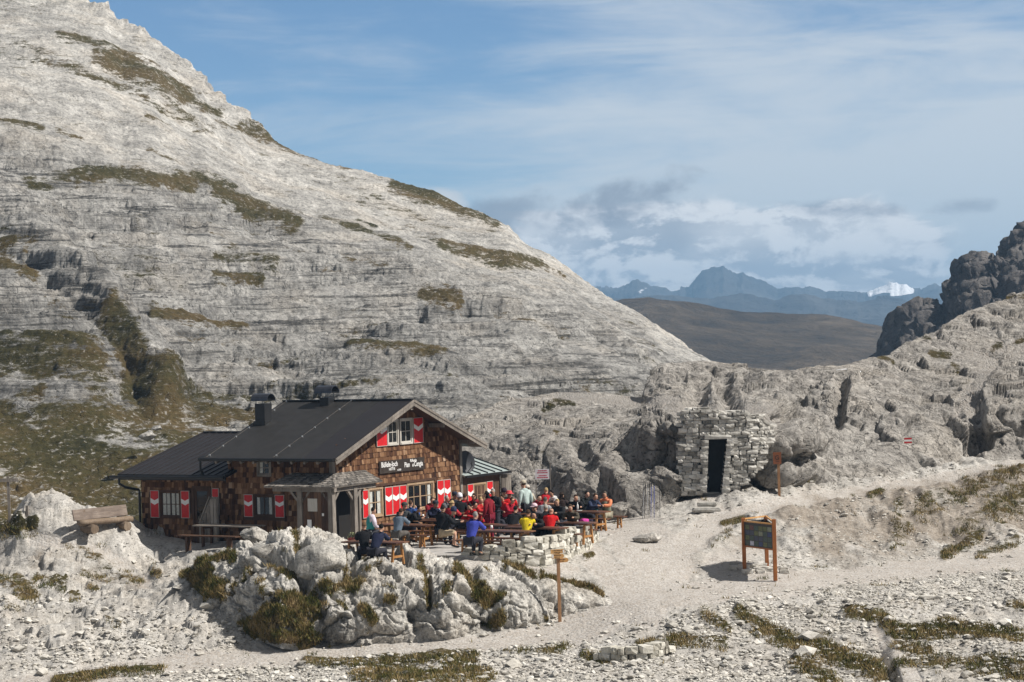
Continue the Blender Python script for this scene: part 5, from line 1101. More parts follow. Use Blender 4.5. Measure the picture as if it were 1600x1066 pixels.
# information board: three posts, picture panels
pL, pR, pB = (np.array(at_z(u, v, zz)) for u, v, zz in ((1163.5, 897, -1.1), (1211.5, 905, -1.12), (1198.5, 888, -1.02)))
ib = empty('information_board', (float(pL[0]), float(pL[1]), float(gh(pL[0], pL[1]))), 0, 'three posted orange timber board with dark picture panels beside the gravel path', 'board'); ib.scale.z = .87
lo = lambda p: Vector((p[0] - pL[0], p[1] - pL[1], 0))
A0, B0, C0 = lo(pL), lo(pR), lo(pB)
for p, hh in ((A0, 2.02), (B0, 2.10), (C0, 2.0)):
    m_ = MB(); m_.box((p.x - .065, p.y - .065, -.3), (p.x + .065, p.y + .065, hh)); m_.build('post', M['orange_wood'], ib, bevel=.008)
for i, (p, q) in enumerate(((A0, B0), (B0, C0), (C0, A0))):
    d = (q - p).normalized(); n_ = Vector((d.y, -d.x, 0)); a, b = p + d * .066, q - d * .066
    for zz in (1.98 if i else 1.90, .90):
        m_ = MB(); m_.bar(a + Vector((0, 0, zz)), b + Vector((0, 0, zz)), .05, .055); m_.build('rail', M['yellow_wood'] if zz > 1 else M['orange_wood'], ib)
    m_ = MB(); m_.bar(a + Vector((0, 0, 1.40)), b + Vector((0, 0, 1.40)), .025, .93, up=(0, 0, 1)); pn_ = m_.build('panel', M['panel'], ib)
    if i == 0:
        L0 = (b - a).length; rg_ = random.Random(8); mats = [plain('print ' + str(k), c, .5, .35, 22) for k, c in enumerate(((.05, .06, .10), (.10, .12, .05), (.12, .05, .05), (.20, .22, .16), (.05, .08, .07), (.45, .46, .55), (.03, .05, .14)))]
        t_ = MB()
        for r_ in range(4):
            for c_ in range(6):
                t_.cur = rg_.choice((0, 1, 2, 4, 6, 0, 4)); 
                if (r_, c_) == (3, 1): t_.cur = 5
                if (r_, c_) in ((1, 3), (0, 5)): t_.cur = 3
                s0 = L0 * (.045 + c_ * .155); s1 = s0 + L0 * .135; z1 = 1.76 - r_ * .205; z0 = z1 - .175
                c0, c1 = a + d * s0 + n_ * .0145, a + d * s1 + n_ * .0145
                t_.add([(c0.x, c0.y, z0), (c1.x, c1.y, z0), (c1.x, c1.y, z1), (c0.x, c0.y, z1)], [(0, 1, 2, 3)])
        t_.build('picture_grid', mats, pn_)
m_ = MB()
for k in range(26):
    x_, y_ = rgs.uniform(-.45, 1.5), rgs.uniform(-.45, .8); s_ = rgs.uniform(.08, .28); m_.add(rough_block(rgs, s_ * 1.5, s_, s_ * .7, .14) + np.array([x_, y_, float(gh(pL[0] + x_, pL[1] + y_)) + .03]), _cf, rgs.uniform(.3, .9))
tag(m_.build('stone_pile', M['gravel'], None, loc=(float(pL[0]), float(pL[1]), 0)), 'flat stones heaped round the feet of the information board', 'stones', kind='stuff')
# brown sign on a post by the shelter
x, y, _ = unproj(1217, 750, 92.9); gs = empty('wooden_sign', (float(x), float(y), float(gh(x, y)) - .1), 0, 'brown square board on a post right of the shelter wall', 'sign')
m_ = MB(); m_.box((-.05, -.05, -.3), (.05, .05, 1.85)); m_.build('post', M['post_wood'], gs)
m_ = MB(); m_.box((-.22, -.085, 1.38), (.11, -.052, 1.86)); bo = m_.build('board', plain('red brown board', (.23, .075, .028), .6, .2), gs)
text_mesh('G', .25, 'lettering', M['ink'], bo, Matrix.Translation((-.155, -.087, 1.56)) @ Matrix.Rotation(R(90), 4, 'X'), 1.0, bold=.004)
m_ = MB(); m_.box((-.12, -.088, 1.485), (.02, -.0855, 1.50)); m_.build('underline', M['ink'], bo)
# white notice with red print on the rock behind the tables
x, y, z = unproj(848, 746, 94.6); ns = empty('notice_sign', (float(x), float(y), float(z) - .9), R(4), 'white notice with red print standing against the dark rock', 'sign')
m_ = MB(); m_.box((.30, .0, -.6), (.34, .04, 1.5)); m_.box((-.30, .0, -.6), (-.26, .04, 1.2)); m_.build('post', M['grey_wood'], ns)
m_ = MB(); m_.box((-.31, -.03, .82), (.27, -.002, 1.24)); bo = m_.build('panel', plain('notice white', (.62, .58, .60), .5, .06), ns)
m_ = MB()
for zz, a, b in ((1.155, -.2, .17), (1.075, -.23, .2), (.955, -.17, .16), (.875, -.24, .22)): scribble(m_, a, b, zz, .038, -.031, rgq, .25)
m_.build('lettering', M['board_red'], bo)
# painted trail mark on the bluff
x, y, z = unproj(1419, 690, 100.0); tm = MB()
for k, (z0, z1) in enumerate(((.08, .16), (-.0, .08), (-.08, .0))): tm.cur = 0 if k != 1 else 1; tm.box((-.17, 0, z0), (.16, .03, z1))
tag(tm.build('trail_mark', [plain('trail red', (.48, .03, .03), .7), M['white']], None, loc=(float(x), float(y), float(z))), 'red white red trail mark on the pale rock face', 'trail mark')
# T-shaped post and stake at the left edge
x, y, _ = unproj(15, 822, 86.5); g0 = float(gh(x, y)); tpz = empty('guide_post', (float(x), float(y), g0), R(6), 'grey wooden post with a crossboard at the left edge of the view', 'signpost')
m_ = MB(); m_.bar((.02, 0, -.3), (-.02, 0, float(unproj(14, 744, 86.5)[2]) - g0), .10, .10, up=(1, 0, 0)); m_.build('post', M['grey_wood'], tpz)
zt = float(unproj(14, 750, 86.5)[2]) - g0; m_ = MB(); m_.box((-.6, -.09, zt - .07), (.36, -.05, zt + .06)); m_.build('crossboard', M['grey_wood'], tpz)
x, y, _ = unproj(43, 826, 86.2); m_ = MB(); m_.box((-.05, -.05, -.3), (.05, .05, .38)); tag(m_.build('stake', M['grey_wood'], None, loc=(float(x), float(y), float(gh(x, y)))), 'short grey stake in the grass near the crossboard post', 'stake')
# log bench
x, y, _ = unproj(163, 833, 85.5); g0 = float(gh(x, y)); M['log'] = wood_mat('weathered log', (0.08, 0.055, 0.036), (0.19, 0.138, 0.095), (0.31, 0.245, 0.18)); M['bench_plank'] = wood_mat('silvered bench planks', (0.09, 0.068, 0.054), (0.20, 0.155, 0.125), (0.33, 0.275, 0.23), grain=(2, 30, 30))
lb = empty('log_bench', (float(x), float(y), g0), R(42), 'rustic bench of split logs on the rock left of the hut', 'bench'); lb.scale = (.9, .9, .9)
def logs(name, p, q, r, mat, par):
    m_ = MB(); m_.tube([Vector(p).lerp(Vector(q), k / 6) for k in range(7)], [r * (1 + .05 * math.sin(k * 2.1)) for k in range(7)], 12); return m_.build(name, mat, par)
logs('support_log', (-.75, -.5, .16), (-.75, .35, .16), .19, M['log'], lb); logs('support_log', (.85, -.45, .16), (.85, .4, .16), .19, M['log'], lb)
m_ = MB(); m_.tube([(-1.25 + .36 * k, -.14, .42) for k in range(8)], .115, 12); m_.tube([(-1.2 + .36 * k, .05, .44) for k in range(8)], .10, 12); m_.build('seat', M['log'], lb, True)
m_ = MB(); m_.bar((-1.3, .28, .72), (1.28, .28, .78), .07, .46, up=(0, .25, 1)); m_.build('backrest', M['bench_plank'], lb, bevel=.015)
for xx in (-.75, .85): m_ = MB(); m_.bar((xx, .22, .2), (xx, .33, .9), .10, .08); m_.build('back_support', M['log'], lb)
# snow patch and cave mouth
x, y, z = unproj(1322, 585, 115.5); m_ = MB(); V = [(rr * math.cos(t) * 1.0 , rr * math.sin(t) * .4, .0 + (.18 if rr < .5 else .0)) for rr in (.9, .45) for t in np.linspace(0, 2 * math.pi, 12, endpoint=False)]
m_.add(V, [(i, (i + 1) % 12, 12 + (i + 1) % 12, 12 + i) for i in range(12)] + [tuple(range(12, 24))]); so_ = m_.build('snow_patch', M['snow'], None, True, 0, (float(x), float(y), float(z))); so_.rotation_euler = (R(50), 0, 0); tag(so_, 'small white snow patch left in a cleft of the bluff', 'snow')
# walking poles leaning on the rock
M['pole_blue'] = plain('blue pole', (.03, .06, .32), .35); M['pole_black'] = plain('black pole', (.015, .015, .017), .4); M['pole_grey'] = plain('silver pole', (.45, .45, .46), .35, metal=.6)
for k, (u, v, ht, mt, lab) in enumerate(((1004, 809, 1.12, 'pole_grey', 'silver walking pole leaning at the left end of the row against the rock'), (1007, 811, 1.18, 'pole_black', 'black walking pole second from the left of the row against the rock'), (1011, 808, 1.2, 'pole_grey', 'silver walking pole between the two black ones against the rock'), (1014, 809, 1.22, 'pole_black', 'black walking pole left of the dark blue one, against the rock'), (1017, 807, 1.24, 'pole_blue', 'dark blue walking pole in the middle of the row against the rock'),
                                 (1022, 807, 1.28, 'pole_blue', 'bright blue walking pole, tallest of the row against the rock'), (1031, 805, 1.1, 'pole_black', 'black walking pole standing apart at the right end against the rock'))):
    x, y, _ = unproj(u, v, 90.8); tr = empty('walking_pole', (float(x), float(y), float(gh(x, y))), 0, lab, 'walking pole', 'walking poles leaning on the rock')
    a, b = Vector((0, 0, -.03)), Vector((.10 - .01 * k, .28, ht)); m_ = MB(); m_.tube([a, a.lerp(b, .45), a.lerp(b, .46), b], [.008, .010, .014, .014], 6); m_.build('shaft', M[mt], tr)
    m_ = MB(); d = (b - a).normalized(); m_.tube([b - d * .02, b + d * .13], [.02, .024], 8); m_.build('grip', M['pole_black'], tr)
    m_ = MB(); m_.lathe([(.008, .07), (.04, .075), (.008, .085)], 10); m_.build('basket', M['pole_black'], tr)
# ------------------------------------------------------------------ tables, benches and things on them
M['table_top'] = wood_mat('red brown stained table planks', (0.045, 0.018, 0.010), (0.105, 0.042, 0.022), (0.19, 0.090, 0.05), rough=.45, spec=.4)
M['trestle'] = wood_mat('honey coloured trestle', (0.20, 0.085, 0.025), (0.38, 0.18, 0.06), (0.52, 0.29, 0.12), rough=.5)
def make_table(L=2.2, W=.78, H=.75):
    t = empty('beer_table')
    m_ = MB()
    for k in range(5): m_.box((-W / 2 + k * W / 5, -L / 2, H - .045), (-W / 2 + (k + 1) * W / 5 - .008, L / 2, H), rs.random())
    m_.box((-W / 2 + .06, -L / 2 + .3, H - .075), (W / 2 - .06, -L / 2 + .38, H - .046)); m_.box((-W / 2 + .06, L / 2 - .38, H - .075), (W / 2 - .06, L / 2 - .3, H - .046))
    m_.build('tabletop', M['table_top'], t)
    for y in (-L / 2 + .22, L / 2 - .22):
        m_ = MB()
        for s in (-1, 1): m_.bar((s * .34, y, 0), (s * .22, y, H - .05), .075, .06)
        m_.bar((-.29, y, .27), (.29, y, .27), .05, .07); m_.bar((-.27, y, H - .085), (.27, y, H - .085), .05, .06); m_.build('trestle', M['trestle'], t)
    m_ = MB(); m_.bar((0, -L / 2 + .22, .28), (0, L / 2 - .22, .28), .04, .06); m_.build('stretcher', M['trestle'], t)
    return t
def make_bench(L=2.2, W=.30, H=.45):
    t = empty('bench')
    m_ = MB()
    for k in range(2): m_.box((-W / 2 + k * W / 2, -L / 2, H - .04), (-W / 2 + (k + 1) * W / 2 - .008, L / 2, H), rs.random())
    m_.build('seat', M['table_top'], t)
    for y in (-L / 2 + .28, L / 2 - .28):
        m_ = MB()
        for s in (-1, 1): m_.bar((s * .15, y, 0), (s * .10, y, H - .042), .06, .05)
        m_.bar((-.13, y, .14), (.13, y, .14), .04, .055); m_.build('trestle', M['trestle'], t)
    return t
tproto, bproto, sproto = make_table(), make_bench(), None
_first = {}
def put(proto, u, v, h, dy, name, label, cat, group, rz=None, D=None):
    """centre of the top seen at (u, v); long side runs away from the gable wall"""
    x, y, _ = at_z(u, v, h)
    o = proto if proto.name not in _first else copy_tree(proto)
    _first[proto.name] = 1
    o.location = (x, y, 0.0); o.rotation_euler.z = HTH if rz is None else HTH + R(rz); tag(o, label, cat, group); return o
GT, GB_ = 'brown tables on the terrace', 'benches on the terrace'
TB = [(586, 846, 'brown table nearest the porch, before the boy in black', 0), (634, 819.5, 'brown table left of the black backed sitter, with its orange trestle end in full view', 0), (664, 811, 'brown table under the wide lower window', 0), (704, 813, 'brown table at the knees of the sitter in beige shorts', 4),
      (730, 802, 'brown table among the red shirts under the last shutters', 0), (785, 829, 'brown table before the sitter in the big blue jacket', 0), (790, 820, 'empty brown table between the blue jacket and the maroon suit', 0), (838, 823.5, 'brown table with white papers before the yellow shirt', -4), (781, 801, 'brown table behind the maroon suit, by the lean-to', 0),
      (884, 816, 'brown table beside the red polo shirt, near the stone wall', 0), (908, 798.5, 'brown table with a white bottle by the dark rock', -6), (842, 796, 'brown table before the grey vest, under the notice on the rock', 0)]
TBo = [put(tproto, u, v, .75, 0, 'beer_table', l, 'table', GT, r) for u, v, l, r in TB]
BN = [(629, 835, 'bench in the foreground left of the open paving, beside the first orange trestles'), (683, 829.5, 'bench carrying the sitter in the black jacket'), (716, 827, 'bench under the sitter in beige shorts'), (757, 844, 'bench carrying the big blue jacket, before the stone wall'), (817, 841, 'bench under the yellow shirt, its end by the stone wall'),
      (866, 833, 'bench under the red polo shirt'), (912, 809.5, 'bench in the far right row, holding a dark rucksack'), (938, 806, 'last bench at the right end of the terrace'), (806, 810, 'bench between the maroon suit and the pale green shirt'), (664, 822, 'bench partly hidden behind the second table'), (772, 812, 'bench at the heels of the maroon suit'), (890, 826, 'short stretch of bench behind the stone wall, beside the rucksacks'),
      (600, 829, 'bench hidden behind the table by the porch'), (640, 808, 'bench close under the three closed shutters'), (700, 803, 'bench against the wall under the pair of shutters'), (750, 797, 'bench against the lean-to wall')]
for u, v, l in BN: put(bproto, u, v, .45, 0, 'bench', l, 'bench', GB_)
# grey table and bench in the shade of the long wall
gt_ = empty('garden_table', hut_w(-1.75, 3.45, .02), HTH, 'grey weathered table in the shade before the long wall of the hut', 'table')
m_ = MB()
for k in range(4): m_.box((-.38 + k * .19, -1.4, .70), (-.38 + k * .19 + .18, 1.4, .745), rs.random())
m_.build('tabletop', M['grey_wood'], gt_)
for y in (-1.0, 1.0):
    m_ = MB(); m_.bar((-.25, y, -.2), (-.25, y, .70), .09); m_.bar((.25, y, -.2), (.25, y, .70), .09); m_.bar((-.3, y, .64), (.3, y, .64), .06, .08); m_.build('trestle', M['brown_wood'], gt_)
gb_ = empty('garden_bench', hut_w(-2.55, 3.75, .0), HTH, 'brown bench before the grey table in the shade of the hut', 'bench')
m_ = MB(); m_.box((-.16, -1.35, .40), (.16, 1.35, .445)); m_.build('seat', M['brown_wood'], gb_)
for y in (-.95, .95): m_ = MB(); m_.box((-.12, y - .04, -.4), (.12, y + .04, .40)); m_.build('trestle', M['brown_wood'], gb_)
# flower pot by the porch
fp = empty('flower_pot', hut_w(-.75, -1.35, .0), 0, 'red flower pot with a small pale plant beside the porch post', 'flower pot')
m_ = MB(); m_.lathe([(.12, 0), (.17, .26), (.19, .27), (.19, .31), (.16, .31), (.15, .27)], 16); m_.build('pot', plain('red glazed pot', (.30, .05, .04), .5), fp, True)
m_ = MB()
for k in range(70):
    a, r_, z_ = rs.uniform(0, 6.28), rs.uniform(0, .17), rs.uniform(.28, .50); c = Vector((r_ * math.cos(a), r_ * math.sin(a), z_)); d = Vector((rs.gauss(0, 1), rs.gauss(0, 1), rs.gauss(0, 1))).normalized() * .05; e = d.cross(Vector((0, 0, 1))).normalized() * .025
    m_.add([c - d, c + e, c + d, c - e], [(0, 1, 2, 3)], rs.random())
m_.build('plant', plain('pale leaves', (.22, .24, .13), .8, .5, 30), fp)
# crockery and bottles
M['china'] = plain('white china', (.78, .78, .76), .25, .03); M['beer'] = plain('amber drink', (.42, .20, .04), .15, .1); M['clear'] = plain('pale bottle', (.55, .58, .56), .15, .1)
def small(name, build, mat, u, v, label, cat, h=.752, group='crockery on the tables'):
    x, y, _ = at_z(u, v, h); m_ = MB(); build(m_); tag(m_.build(name, M[mat], None, True, 0, (x, y, h)), label, cat, group)
plate = lambda m_: m_.lathe([(.05, 0), (.07, .004), (.125, .018), (.127, .022), (.07, .010), (.01, .008)], 18)
mug = lambda m_: m_.lathe([(.035, 0), (.042, .01), (.042, .11), (.038, .11), (.036, .02), (.005, .018)], 12)
bottle = lambda m_: m_.lathe([(.036, 0), (.04, .01), (.04, .17), (.035, .20), (.014, .25), (.014, .29), (.016, .30), (.005, .301)], 12)
for a in [('plate', plate, 'china', 711, 812.5, 'white plate before the sitter in beige shorts', 'plate'), ('plate', plate, 'china', 836, 822, 'white plate in front of the yellow shirt', 'plate'), ('plate', plate, 'china', 905, 798.5, 'white plate beside the bottle by the dark rock', 'plate'), ('plate', plate, 'china', 648, 810, 'white plate under the wide window, left one', 'plate'), ('plate', plate, 'china', 672, 809, 'white plate before the navy striped sleeves', 'plate'), ('plate', plate, 'china', 577, 844.5, 'white plate before the boy in black', 'plate'), ('plate', plate, 'china', 590, 845.5, 'second white plate on the porch side table', 'plate'),
          ('mug', mug, 'china', 737, 800.5, 'white cup before the bright red shirt', 'cup'), ('mug', mug, 'china', 768, 826, 'white cup at the blue jacket\'s hand', 'cup'), ('mug', mug, 'beer', 595, 845, 'amber glass on the table by the porch', 'glass'), ('mug', mug, 'china', 661, 808.5, 'white cup under the wide window', 'cup'), ('mug', mug, 'beer', 776, 800, 'amber glass on the table behind the maroon suit', 'glass'), ('mug', mug, 'clear', 637, 819, 'clear glass on the table with the orange trestles', 'glass'), ('mug', mug, 'beer', 842, 795, 'amber glass before the grey vest', 'glass'), ('mug', mug, 'china', 625, 818.5, 'white cup before the denim shirt', 'cup'),
          ('bottle', bottle, 'china', 902.5, 797.5, 'white bottle standing on the table by the dark rock', 'bottle'), ('bottle', bottle, 'clear', 580, 844, 'clear bottle on the table by the porch', 'bottle'), ('bottle', bottle, 'clear', 668, 810, 'clear bottle under the wide window', 'bottle')]: small(*a)

# ------------------------------------------------------------------ people
_cloth = {}
def cloth(c, rough=.85):
    k = tuple(c)
    if k not in _cloth:
        m_, T = newmat('cloth %d' % len(_cloth)); co = T.n('ShaderNodeTexCoord').outputs['Object']; n = T.noise(co, 9, 5, .6); w = T.noise(T.scl(co, (14, 14, 5)), 1.0, 4, .6, 1.0)
        finish(T, T.mix(T.sstep(n, .3, .7), tuple(x * .8 for x in c), tuple(min(1, x * 1.12) for x in c)), rough, w, .6, .03, spec=.2); _cloth[k] = m_
    return _cloth[k]
def skinmat(c):
    return cloth(c, .6)
SK = [(.50, .29, .20), (.42, .23, .15), (.56, .34, .25), (.34, .17, .11)]
pend = []           # skin meshes waiting for one evaluation
def skin(name, V, E, Rr, mats, parent, sub=2):
    me = bpy.data.meshes.new(name); me.from_pydata([tuple(p) for p in V], E, []); o = bpy.data.objects.new(name, me); COL.objects.link(o)
    md = o.modifiers.new('skin', 'SKIN'); md.use_smooth_shade = True; md.branch_smoothing = .6
    if not me.skin_vertices: raise RuntimeError('no skin layer')
    for sv, r_ in zip(me.skin_vertices[0].data, Rr): sv.radius = (r_, r_) if not isinstance(r_, tuple) else r_
    me.skin_vertices[0].data[0].use_root = True
    s2 = o.modifiers.new('sub', 'SUBSURF'); s2.levels = s2.render_levels = sub
    for m_ in (mats if isinstance(mats, list) else [mats]): me.materials.append(m_)
    o.parent = parent; pend.append(o); return o
def flush():
    dg = bpy.context.evaluated_depsgraph_get(); out = []
    for o in pend: out.append((o, bpy.data.meshes.new_from_object(o.evaluated_get(dg))))
    for o, me in out: o.modifiers.clear(); old = o.data; o.data = me; bpy.data.meshes.remove(old)
    pend.clear()
class Chain:
    def __init__(s): s.V = []; s.E = []; s.R = []
    def run(s, pts, start=None):
        prev = start
        for p, r_ in pts:
            s.V.append(Vector(p)); s.R.append(r_); i = len(s.V) - 1
            if prev is not None: s.E.append((prev, i))
            prev = i
        return prev
def hand(ch, wrist, dirv, up, side):
    """palm and five bent fingers; dirv along the hand, up = back of the hand"""
    d = Vector(dirv).normalized(); upv = (Vector(up) - d * d.dot(Vector(up))).normalized(); sd_ = d.cross(upv) * side
    pm = Vector(wrist)
    for k, (off, ln) in enumerate(((-.030, .070), (-.010, .080), (.011, .076), (.030, .060))):
        a = pm + d * .075 + sd_ * off; b = a + d * ln * .55 - upv * .006; c = b + d * ln * .38 - upv * .028; ch.run([(pm + d * .045 + sd_ * off * .8, .012), (a, .010), (b, .009), (c, .0075)])
    a = pm + d * .03 - sd_ * .03; ch.run([(pm + d * .025 - sd_ * .012, .014), (a + d * .01, .012), (a + d * .04 - sd_ * .018 - upv * .012, .010), (a + d * .062 - sd_ * .014 - upv * .022, .008)])
def person(u, v, face, label, top, legs=(.03, .03, .04), hair=(.05, .03, .02), pose='sit', lean=.25, zh=None, hat=None, arms='table', skin_i=0, shorts=False, stripe=None, longhair=False, glasses=False, twist=0.0, headturn=0.0, scale=1.06, tilt=0.0, vest=None, sleeves=True, ground=0.0, shoes=(.04, .035, .03)):
    rg = random.Random(int(u * 31 + v)); sit = pose == 'sit'
    hz = (.50 if sit else .93)
    lz = lean if sit else .04
    # spine
    pel = Vector((0, 0, hz)); wst = Vector((0, .05 + lz * .20, hz + .19)); chs = Vector((0, .05 + lz * .62, hz + .42 - .06 * lz)); nck = Vector((0, .05 + lz * .98, hz + .585 - .14 * lz)); hd = Vector((math.sin(R(headturn)) * .02, .09 + lz * 1.12, hz + .715 - .19 * lz)); crn = hd + Vector((tilt * .03, .0 + .0, .105))
    z_head = hd.z * scale + ground
    x, y, _ = at_z(u, v, z_head if zh is None else zh)
    ang = HTH + R({'R': -90, 'L': 90, 'F': 180, 'B': 0}.get(face, 0) if isinstance(face, str) else face)
    fwd = Vector((-math.sin(ang), math.cos(ang))); off = hd.y * scale
    root = empty('person', (x - fwd.x * off, y - fwd.y * off, ground), ang, label, 'person', 'hikers resting on the terrace' if sit else 'hikers standing on the terrace'); root.scale = (scale,) * 3
    sk = skinmat(SK[skin_i])
    sh = [Vector((s * .185, nck.y - .05, nck.z - .075)) for s in (-1, 1)]
    el, wr, hdir = [], [], []
    for i, s in enumerate((-1, 1)):
        if arms == 'table' and sit:
            w = Vector((s * (.06 + .10 * rg.random()), chs.y + .40 + .05 * rg.random(), .83 + .05 * rg.random())); e = (sh[i] + w) / 2 + Vector((s * .10, -.06, -.10)); hd_ = Vector((-s * .35, 1, -.12))
        elif arms == 'drink' and s == 1:
            w = hd + Vector((.06, .20, -.10)); e = sh[i] + Vector((.12, .16, -.20)); hd_ = Vector((-.4, -.2, 1))
        elif arms == 'fold':
            w = chs + Vector((-s * .10, .20, -.08 + .05 * i)); e = sh[i] + Vector((s * .08, .04, -.28)); hd_ = Vector((-s, .2, .05))
        elif arms == 'lap' or (sit and arms != 'table'):
            w = Vector((s * .10, .32, hz + .15)); e = sh[i] + Vector((s * .08, .02, -.28)); hd_ = Vector((-s * .3, 1, -.2))
        else:
            w = sh[i] + Vector((s * .09, .06 + .04 * rg.random(), -.54)); e = sh[i] + Vector((s * .075, -.02, -.29)); hd_ = Vector((-s * .05, .15, -1))
        el.append(e); wr.append(w); hdir.append(hd_)
    hip = [Vector((s * .095, .02, hz - .01)) for s in (-1, 1)]
    if sit:
        sp_ = rg.uniform(.9, 1.5); kn = [Vector((s * .13 * sp_, .43, .50)) for s in (-1, 1)]; ak = [Vector((s * .13 * sp_, .40 + rg.uniform(-.1, .14), .09)) for s in (-1, 1)]
    else:
        kn = [Vector((s * .10, .03, .50)) for s in (-1, 1)]; ak = [Vector((s * .11, -.01, .09)) for s in (-1, 1)]
    toe = [a + Vector((.02 * s, .15, -.045)) for a, s in zip(ak, (-1, 1))]
    # the body: one continuous skin from head to feet, with hands
    b = Chain(); i0 = b.run([(pel, .12)]); i1 = b.run([(wst, .115), (chs, .104)], i0); i2 = b.run([(nck + Vector((0, .01, .012)), .052), (nck.lerp(hd, .45) + Vector((0, .0, 0)), .056)], i1)
    b.run([(hd + Vector((0, -.005, -.035)), (.074, .084)), (hd + Vector((0, -.01, .03)), (.082, .096)), (crn + Vector((0, -.012, -.015)), .062)], i2)
    for i in (0, 1):
        b.run([(sh[i], .046), (el[i], .044), (wr[i], .030), (wr[i] + hdir[i].normalized() * .055, .034)], i1)
        b.run([(hip[i], .088), (kn[i], .060), (ak[i].lerp(kn[i], .55), .056), (ak[i], .038), (toe[i], .032)], i0)
        hand(b, wr[i], hdir[i], (0, 0, 1) if sit else ((1, -1)[i], 0, 0), (1, -1)[i])
    nf = Vector((math.sin(R(-headturn)), math.cos(R(headturn)), 0))
    b.run([(hd + nf * .07 + Vector((0, 0, .01)), .016), (hd + nf * .098 + Vector((0, 0, -.012)), .014)])
    for s in (-1, 1): sdv = Vector((nf.y, -nf.x, 0)) * s; b.run([(hd + sdv * .075, .016), (hd + sdv * .088 + Vector((0, -.01, .012)), .020)])
    body = skin('body', b.V, b.E, b.R, sk, root)
    # shirt or jacket
    c = Chain(); j0 = c.run([(pel + Vector((0, 0, -.02)), .165)]); j1 = c.run([(wst, .160), (chs, .185)], j0); c.run([(nck + Vector((0, -.02, -.035)), .140), (nck + Vector((0, -.004, .035)), .084)], j1)
    for i in (0, 1):
        c.run([(sh[i] + Vector(((-1, 1)[i] * .005, 0, .012)), .100), (el[i], .070), (wr[i].lerp(el[i], .10), .052)] if sleeves else [(sh[i] + Vector(((-1, 1)[i] * .005, 0, .012)), .100), (sh[i].lerp(el[i], .75), .076)], j1)
    skin('jacket' if sleeves else 'shirt', c.V, c.E, c.R, cloth(top), root)
    if vest:
        q = Chain(); k0 = q.run([(pel + Vector((0, 0, .02)), .172)]); q.run([(wst, .168), (chs, .200), (nck + Vector((0, 0, -.05)), .122)], k0); skin('vest', q.V, q.E, q.R, cloth(vest), root)
    if stripe:
        q = Chain()
        for i in (0, 1):
            o_ = Vector(((-1, 1)[i] * .052, -.02, .035)); q.run([(sh[i] + Vector(((-1, 1)[i] * .05, -.01, .055)), .026), (el[i] + o_, .024), (wr[i].lerp(el[i], .2) + Vector(((-1, 1)[i] * .035, 0, .025)), .022)])
        skin('sleeve_stripe', q.V, q.E, q.R, cloth(stripe), root, 1)
    # trousers
    t = Chain(); t0 = t.run([(pel + Vector((0, 0, .0)), .138)])
    for i in (0, 1):
        t.run([(hip[i], .120), (hip[i].lerp(kn[i], .5), .106), (kn[i], .086)] + ([] if shorts else [(ak[i].lerp(kn[i], .5), .072), (ak[i] + Vector((0, 0, .03)), .058)]), t0)
    skin('shorts' if shorts else 'trousers', t.V, t.E, t.R, cloth(legs), root)
    for i in (0, 1):
        s_ = Chain(); s_.run([(ak[i] + Vector((0, -.03, .02)), .050), (ak[i] + Vector((0, -.01, -.035)), .052), (toe[i] + Vector((0, .02, .0)), .044)]); skin('boot', s_.V, s_.E, s_.R, cloth(shoes), root, 1)
    # hair: a cap over crown and back of the head
    if hair:
        hc = Chain(); bk = -nf
        hc.run([(hd + bk * .035 + Vector((0, 0, -.01)), .070), (hd + bk * .030 + Vector((0, 0, .05)), (.088, .088)), (crn + bk * .012 + Vector((0, 0, .0)), .072), (crn + nf * .03 + Vector((0, 0, .002)), .050)])
        if longhair: hc.run([(hd + bk * .055 + Vector((0, 0, -.05)), .075), (nck + bk * .075 + Vector((0, 0, -.02)), .062), (nck + bk * .09 + Vector((0, 0, -.12)), .045)], 0)
        skin('hair', hc.V, hc.E, hc.R, cloth(hair), root)
    if hat:
        kind, col = hat; h_ = MB(); c0 = crn + Vector((0, -.012, -.03)); Mh = Matrix.Translation(c0) @ Matrix.Rotation(R(-headturn), 4, 'Z')
        if kind == 'cap':
            h_.lathe([(.108, 0), (.110, .03), (.098, .075), (.06, .108), (.01, .118)], 18, M_=Mh); n = 9; V = [(.095 * math.sin(a), .085 * math.cos(a) + .01, .012) for a in np.linspace(-1.1, 1.1, n)] + [(.085 * math.sin(a), .10 * math.cos(a) + .085, .0) for a in np.linspace(-1.1, 1.1, n)]
            V = [Mh @ Vector(p) for p in V]; h_.add(V, [(i, i + 1, n + i + 1, n + i) for i in range(n - 1)])
        elif kind == 'brim': h_.lathe([(.175, -.02), (.178, -.012), (.112, .012), (.105, .07), (.07, .10), (.01, .104)], 20, M_=Mh)
        else: h_.lathe([(.106, -.03), (.112, .0), (.110, .04), (.09, .10), (.05, .135), (.01, .142)], 18, M_=Mh)
        h_.build({'cap': 'cap', 'brim': 'sun_hat'}.get(kind, 'beanie'), cloth(col), root, True)
    sdv = Vector((nf.y, -nf.x, 0)); fc = hd + nf * .088
    if glasses:
        g_ = MB()
        for s in (-1, 1): g_.lathe([(.004, -.004), (.026, -.003), (.026, .003), (.004, .004)], 10, M_=Matrix.Translation(hd + nf * .094 + sdv * s * .036 + Vector((0, 0, .028))) @ nf.to_track_quat('Z', 'Y').to_matrix().to_4x4())
        g_.bar(hd + nf * .094 - sdv * .02 + Vector((0, 0, .03)), hd + nf * .094 + sdv * .02 + Vector((0, 0, .03)), .006)
        for s in (-1, 1): g_.bar(hd + nf * .090 + sdv * s * .058 + Vector((0, 0, .03)), hd + sdv * s * .088 + Vector((0, 0, .03)), .006)
        g_.build('sunglasses', M['pole_black'], root)
    else:
